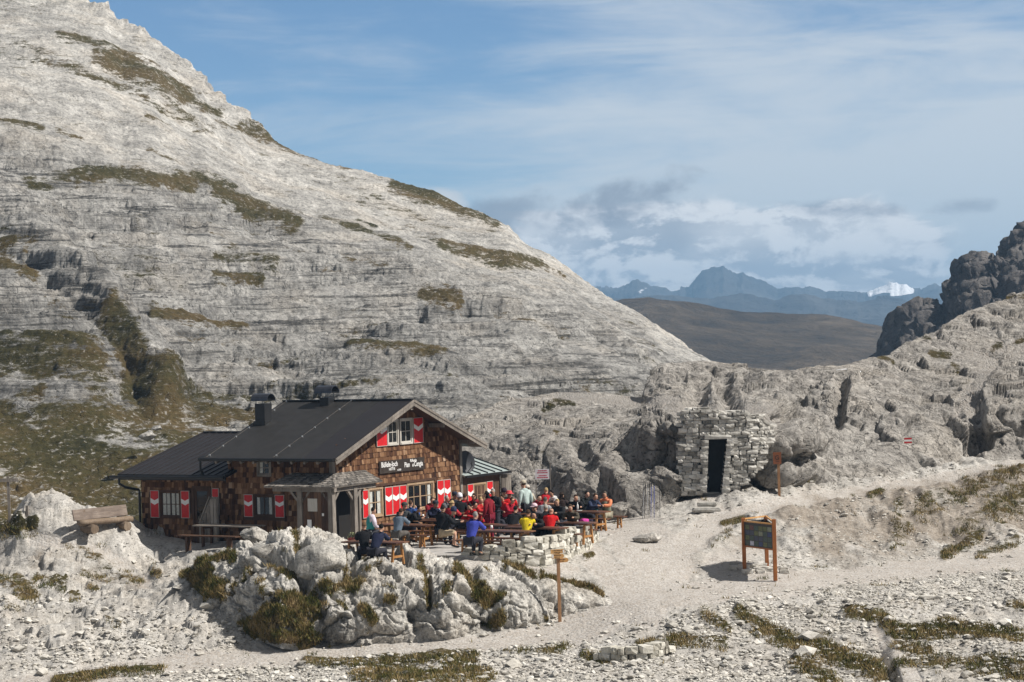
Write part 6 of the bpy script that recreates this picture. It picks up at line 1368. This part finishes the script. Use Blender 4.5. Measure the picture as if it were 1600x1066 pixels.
        for s in (-1, 1): e_ = MB(); e_.lathe([(.002, -.006), (.010, -.004), (.010, .004), (.002, .007)], 8, M_=Matrix.Translation(fc + sdv * s * .032 + Vector((0, 0, .026))) @ nf.to_track_quat('Z', 'Y').to_matrix().to_4x4()); e_.build('eye', M['pole_black'], root)
    mo = MB(); mo.bar(hd + nf * .086 - sdv * .022 + Vector((0, 0, -.042)), hd + nf * .086 + sdv * .022 + Vector((0, 0, -.042)), .008, .010); mo.build('mouth', cloth((.30, .09, .07)), root)
    return root
K, NV, RD, MR = (.012, .012, .014), (.018, .022, .05), (.56, .012, .014), (.20, .010, .018)
BR, BL, GY, DK = (.055, .030, .017), (.42, .30, .15), (.34, .33, .32), (.010, .008, .007)
person(569, 823, -60, 'brown haired person in a black jacket at the table nearest the porch', K, hair=(.13, .075, .04), arms='table', lean=.12, glasses=True)
person(596.5, 826, 'R', 'dark haired sitter in navy with white sleeve stripes, at the table by the porch', NV, hair=DK, stripe=(.62, .62, .64), lean=.35)
person(584, 799, -120, 'black haired person in a white, pink and teal jacket under the first red shutter', (.62, .55, .62), legs=(.05, .05, .06), hair=DK, arms='lap', lean=.1, vest=(.05, .30, .29))
person(627, 801, 'R', 'brown haired sitter in a faded denim shirt at the orange trestle table', (.13, .17, .22), hair=BR, lean=.2, legs=(.10, .09, .08))
person(632, 793, 150, 'sitter in a dark cap behind the denim shirt', (.05, .055, .06), hair=DK, hat=('cap', (.05, .055, .05)), lean=.2)
person(642, 788, 'R', 'man in a royal blue shirt holding a hand to his face, beside the window', (.03, .075, .23), hair=(.09, .05, .03), arms='drink', lean=.12)
person(656, 796, 200, 'sitter all in black leaning over a table under the wide window', K, hair=DK, lean=.5)
person(681, 790, 160, 'sitter in navy with white stripes down the sleeves and a dark cap, under the window', NV, hair=DK, hat=('cap', (.03, .035, .045)), stripe=(.62, .62, .64), lean=.35)
person(692.5, 796, 'R', 'black jacketed back on the bench by the open paving, facing away', K, hair=(.018, .013, .010), lean=.12)
person(707, 788, 'R', 'blond person in a red jacket with a blue shoulder, left of the shutter pair', (.46, .03, .04), hair=BL, lean=.15, longhair=True)
person(709.5, 801, 205, 'sitter with a navy beanie, black sleeves and beige shorts', K, legs=(.46, .36, .24), hair=None, hat=('beanie', (.03, .04, .09)), lean=.28, shorts=True)
person(711, 776, 170, 'man in a dark cap and sunglasses before the pair of shutters', (.03, .03, .04), hair=DK, hat=('cap', (.025, .03, .05)), glasses=True, lean=.1)
person(718, 779, -60, 'sitter with a white cap and black jacket under the shutter pair', K, hair=BR, hat=('beanie', (.70, .70, .76)), lean=.1)
person(726.5, 777, -80, 'brown haired sitter in a red fleece right of the white cap', (.50, .02, .03), hair=BR, lean=.15)
person(743, 790, 190, 'dark haired sitter in a bright red shirt leaning on both arms, face to the camera', RD, hair=DK, lean=.4, sleeves=False, glasses=True)
person(740, 777, 'L', 'dark haired sitter in a maroon top before the lean-to window', MR, hair=(.03, .014, .010), lean=.1, longhair=True)
person(743.5, 807, 'R', 'grey haired sitter in a big royal blue jacket with the back to the camera', (.050, .066, .36), hair=(.30, .29, .27), lean=.25, scale=1.14)
person(759.5, 774, 'B', 'person in a maroon suit with black hair, standing among the tables', MR, legs=(.18, .012, .028), hair=DK, pose='stand', arms='down', longhair=True)
person(769.5, 770, 'L', 'grey haired person in black standing behind the maroon suit', K, hair=(.33, .32, .30), pose='stand', arms='fold', glasses=True)
person(772, 784, 170, 'sitter in black with a pale face between maroon suit and red jackets', K, hair=BR, lean=.1)
person(784, 779, 60, 'brown haired sitter in a scarlet jacket drinking, left of the red sun hat', RD, hair=BR, arms='drink', lean=.1)
person(795.5, 774, -50, 'sitter in a red sun hat and red jacket, before the rock', RD, hair=DK, hat=('brim', (.55, .06, .07)), lean=.1)
person(788, 771, 150, 'sitter in a dark hat behind the scarlet jacket', K, hair=DK, hat=('beanie', (.03, .02, .03)), lean=.05)
person(817.5, 758.5, -20, 'man in a beige cap and pale green shirt standing with his back to the camera', (.44, .53, .50), legs=(.02, .02, .024), hair=BR, hat=('cap', (.50, .44, .34)), pose='stand', arms='down', scale=1.08)
person(823.5, 765, -30, 'person in a white cap half hidden behind the pale green shirt', (.50, .45, .36), hair=BR, hat=('cap', (.66, .58, .50)), pose='stand', arms='down', scale=.97)
person(831, 776, 'L', 'grey haired sitter in red right of the pale green shirt', (.55, .03, .05), hair=(.28, .26, .22), lean=.12)
person(853.5, 768, -70, 'blond sitter in a red jacket under the notice sign', (.40, .012, .02), hair=BL, lean=.3)
person(861, 772, 60, 'dark haired man in a grey vest over a white T-shirt', (.66, .66, .64), hair=DK, vest=(.14, .14, .135), sleeves=False, lean=.2, skin_i=1)
person(852.5, 783, 'R', 'sitter in a light grey jumper, back to the camera, left of the red polo', (.34, .345, .36), hair=(.10, .09, .08), lean=.2)
person(852.5, 795, -50, 'grey haired sitter in black just left of the red polo shirt', K, hair=(.36, .33, .28), lean=.15)
person(861.5, 799, -75, 'bald man in a red polo shirt with his back to the camera', RD, hair=None, lean=.22, sleeves=False, legs=(.03, .03, .035))
person(825.5, 803, -75, 'dark haired sitter in a bright yellow shirt by the stone wall', (.74, .56, .02), hair=BR, lean=.22, sleeves=False, legs=(.06, .06, .065), skin_i=1)
person(834, 806, 100, 'black clad sitter bent over the papers opposite the yellow shirt', K, hair=DK, lean=.5)
person(834.5, 795, 80, 'sitter in a white and pink cap behind the black clad one', (.10, .09, .10), hair=BR, hat=('cap', (.68, .52, .56)), lean=.3)
person(878, 775, -80, 'dark haired person in a long dark brown jacket, left of the black rock shadow', (.035, .022, .020), hair=(.03, .018, .012), lean=.15, longhair=True)
person(891, 795, 110, 'sitter in a dark camouflage jacket right of the red polo', (.075, .062, .045), hair=(.09, .06, .04), lean=.4)
person(900, 779, 130, 'brown haired sitter in black bowed over the far right table', K, hair=BR, lean=.45)
person(918, 773, 170, 'dark haired man in a black pullover at the far right table', (.014, .016, .016), hair=DK, lean=.2, skin_i=2)
person(944.5, 774, 'L', 'last sitter at the right end, in a grey green vest over an orange shirt', (.62, .22, .11), hair=(.12, .10, .08), vest=(.17, .18, .13), lean=.1, legs=(.30, .27, .20), skin_i=1)
person(676, 783, 165, 'sitter in a maroon pullover close under the wide window, right of its middle post', MR, hair=BR, lean=.15)
person(699, 780, 200, 'sitter in a grey jacket before the gap between wide window and shutter pair', (.10, .10, .11), hair=GY, lean=.15)
person(733, 793, 60, 'sitter in scarlet bowed over the cups, left of the bright red shirt', (.44, .015, .02), hair=DK, lean=.4)
person(752, 783, 190, 'blond sitter in red squeezed left of the maroon suit', (.50, .03, .03), hair=BL, lean=.2)
person(801, 783, 175, 'sitter in crimson with dark glasses, left of the pale green shirt', (.36, .012, .03), hair=BR, lean=.25, glasses=True)
person(806, 797, -85, 'black haired sitter in black at the near table left of the pale green shirt', K, hair=DK, lean=.3)
person(843, 779, 150, 'sitter in a dark red coat behind the light grey jumper', (.24, .01, .02), hair=DK, lean=.2)
person(870, 786, 95, 'sitter in a black fleece between the grey jumper and the dark brown jacket', K, hair=BL, lean=.3)
person(931, 777, 165, 'sitter in dark blue between the black pullover and the orange shirt', (.03, .04, .08), hair=BR, lean=.3)
flush()
# rucksacks
def rucksack(u, v, z, col, col2, label, rz=0, s=1.0):
    x, y, _ = at_z(u, v, z); r_ = empty('rucksack', (x, y, z), R(rz), label, 'rucksack', 'rucksacks on the terrace'); r_.scale = (s,) * 3
    def blob(name, c, size, mat):
        bm = bmesh.new(); bmesh.ops.create_cube(bm, size=1.0); bmesh.ops.subdivide_edges(bm, edges=bm.edges, cuts=3, use_grid_fill=True)
        for q in bm.verts:
            p = q.co * 2; L = max(abs(p.x), abs(p.y), abs(p.z)); n_ = p.normalized(); p = p.lerp(n_ * L * 1.18, .55); p *= 1 + .04 * math.sin(p.x * 5 + p.z * 7); q.co = Vector((c[0] + p.x * size[0] / 2, c[1] + p.y * size[1] / 2 * (1 + .15 * -p.z), c[2] + p.z * size[2] / 2))
        me = bpy.data.meshes.new(name); bm.to_mesh(me); bm.free(); me.materials.append(cloth(mat)); me.polygons.foreach_set('use_smooth', [True] * len(me.polygons)); o = bpy.data.objects.new(name, me); COL.objects.link(o); o.parent = r_; return o
    blob('pack', (0, 0, .26), (.34, .24, .52), col); blob('lid', (0, -.01, .53), (.32, .24, .13), col2); blob('front_pocket', (0, -.15, .20), (.26, .10, .28), col2)
    for sx in (-1, 1): m_ = MB(); m_.tube([(sx * .09, .10, .50), (sx * .11, .19, .40), (sx * .12, .20, .20), (sx * .12, .12, .06)], .018, 6); m_.build('strap', cloth(K), r_)
rucksack(913, 836, .02, (.02, .02, .035), (.48, .05, .26), 'dark rucksack with a pink pocket on the ground behind the stone wall', 40)
rucksack(928, 808, .45, (.02, .03, .04), (.05, .14, .18), 'teal and dark rucksack on the far right bench', 20, .9)
rucksack(921, 834, .02, (.015, .013, .022), (.03, .02, .04), 'black rucksack leaning beside the pink pocketed one', -20, .9)
rucksack(845, 846, .02, (.015, .018, .024), (.05, .055, .07), 'dark rucksack under the yellow shirt\'s table', 10, .8)
# ------------------------------------------------------------------ loose stones and turf blades near the camera (uncountable: one object each)
def scatter(n, y0, y1, dens_fn, seed):
    rg = np.random.default_rng(seed); y = np.sqrt(rg.uniform(y0 ** 2, y1 ** 2, n)); x = rg.uniform(-.30, .36, n) * y; z = gh(x, y); u, v = proj(x, y, z)
    k = rg.random(n) < dens_fn(u, v, x, y); return x[k], y[k], z[k], u[k], v[k], rg
def stones():
    def dens(u, v, x, y):
        pa = caps(u, v, PATH, .7); cl = fbm(np.stack([x / 3.5, y / 2.2, 0 * x], 1), 3, 201); fl = (caps(u, v, [(560, 850, 900, 815, 40), (230, 850, 560, 850, 20)], .4) > .3)
        low = sst(v, 930, 990); bank = sst(u, 1100, 1200) * sst(v, 905, 880) * .38; left = sst(u, 420, 330) * .05
        d = np.clip(low * (.55 + .9 * cl) + bank * (.6 + cl) + left * (.6 + cl) + .06, 0.02, 1)
        d = np.maximum(d, caps(u, v, [(1060, 925, 1600, 905, 14, .9), (1300, 925, 1600, 925, 24, .9), (1130, 935, 1360, 990, 16, 1), (1380, 1010, 1600, 1020, 16, .8), (300, 1050, 560, 1050, 22, 1), (900, 1050, 1250, 1050, 24, .8), (1040, 975, 1120, 960, 12, .9)], .8))
        g = caps(u, v, GG, .6); return d * (1 - .93 * np.minimum(pa * 1.15, 1)) * (1 - .72 * np.clip(g, 0, 1)) * (~fl)
    x, y, z, u, v, rg = scatter(230000, 58, 101, dens, 5)
    n = len(x); s = np.exp(rg.normal(-3.42, .58, n)); s = np.minimum(s, .26) * np.where(v < 905, .8, np.where(v > 930, 1.22, 1.0))
    base = np.array([(1, 0, 0), (-1, 0, 0), (0, 1, 0), (0, -1, 0), (0, 0, 1), (0, 0, -1), (.6, .6, .6), (-.6, .6, .6), (.6, -.6, .6), (-.6, -.6, .6)], float)
    Fc = np.array([(0, 6, 8), (0, 2, 6), (4, 8, 6), (4, 6, 7), (4, 7, 9), (4, 9, 8), (2, 7, 6), (2, 1, 7), (1, 9, 7), (1, 3, 9), (3, 8, 9), (3, 0, 8), (5, 2, 0), (5, 1, 2), (5, 3, 1), (5, 0, 3)])
    V = base[None] * rg.uniform(.62, 1.25, (n, 10, 1)) * np.stack([s * rg.uniform(.7, 1.5, n), s * rg.uniform(.6, 1.1, n), s * rg.uniform(.4, .75, n)], 1)[:, None]
    a = rg.uniform(0, 6.28, n)[:, None]; X = V[..., 0] * np.cos(a) - V[..., 1] * np.sin(a) + x[:, None]; Y = V[..., 0] * np.sin(a) + V[..., 1] * np.cos(a) + y[:, None]; Z = V[..., 2] + z[:, None] + s[:, None] * .12
    F = (Fc[None] + (np.arange(n) * 10)[:, None, None]).reshape(-1, 3)
    o = mesh_np('scattered_stones', np.stack([X, Y, Z], -1).reshape(-1, 3), F, M['gravel'], False, {'tone': np.repeat(np.clip(rg.normal(.55, .22, n), 0, 1), 10)})
    tag(o, 'loose white limestone rubble strewn over the ground', 'stones', kind='stuff'); print('stones', n)
stones()
def turf_mat():
    m_, T = newmat('alpine turf blades'); co = T.n('ShaderNodeTexCoord').outputs['Object']
    t = T.m('ADD', T.m('MULTIPLY', T.attr('tone'), .6), T.m('MULTIPLY', T.noise(co, .5, 4, .6), .5))
    c = T.ramp(t, [(.26, (.040, .048, .014)), (.44, (.095, .098, .028)), (.60, (.19, .140, .052)), (.80, (.36, .27, .14))])
    finish(T, c, .9, spec=.1); return m_
M['turf'] = turf_mat()
def blades(px, py, pz, rg, hmin, hmax, tone):
    n = len(px); a = rg.uniform(0, 6.28, n); h = rg.uniform(hmin, hmax, n); w = rg.uniform(.010, .020, n); ln = rg.normal(0, .55, (n, 2)) * h[:, None]
    dx, dy = np.cos(a) * w, np.sin(a) * w
    V = np.stack([np.stack([px - dx, py - dy, pz - .03], 1), np.stack([px + dx, py + dy, pz - .03], 1), np.stack([px + ln[:, 0], py + ln[:, 1], pz + h], 1)], 1).reshape(-1, 3)
    return V, np.arange(n * 3).reshape(-1, 3), np.repeat(tone, 3)
def turf():
    def dens(u, v, x, y):
        g = caps(u, v, GG, .75) + fbm(np.stack([x / .9, y / .9, 0 * x], 1), 4, 211) * .62 - .02
        return sst(g, .35, .75)
    x, y, z, u, v, rg = scatter(1100000, 58, 101, dens, 6)
    tn = np.clip(.5 + fbm(np.stack([x / .5, y / .5, 0 * x], 1), 3, 215) * .45 + rg.normal(0, .16, len(x)), 0, 1)
    V1, F1, T1 = blades(x, y, z, rg, .05, .17, tn)
    # tussocks on the outcrop
    sh = KX.shape; g = KGR.ravel() + fbm(np.stack([KX, KY, KZ], -1).reshape(-1, 3) / .5, 4, 212) * .75 - .10
    idx = np.where(g > .5)[0]; idx = rg.choice(idx, min(60000, len(idx) * 5)); j = rg.normal(0, .035, (len(idx), 3))
    q = np.stack([KX.ravel()[idx], KY.ravel()[idx], KZ.ravel()[idx]], 1) + j
    tn = np.clip(.56 + fbm(q / .5, 3, 216) * .45 + rg.normal(0, .15, len(q)), 0, 1)
    V2, F2, T2 = blades(q[:, 0], q[:, 1], q[:, 2], rg, .04, .14, tn)
    o = mesh_np('grass', np.vstack([V1, V2]), np.vstack([F1, F2 + len(V1)]), M['turf'], False, {'tone': np.concatenate([T1, T2])}); tag(o, 'short olive and straw coloured alpine turf', 'grass', kind='stuff'); print('blades', len(F1), len(F2))
turf()
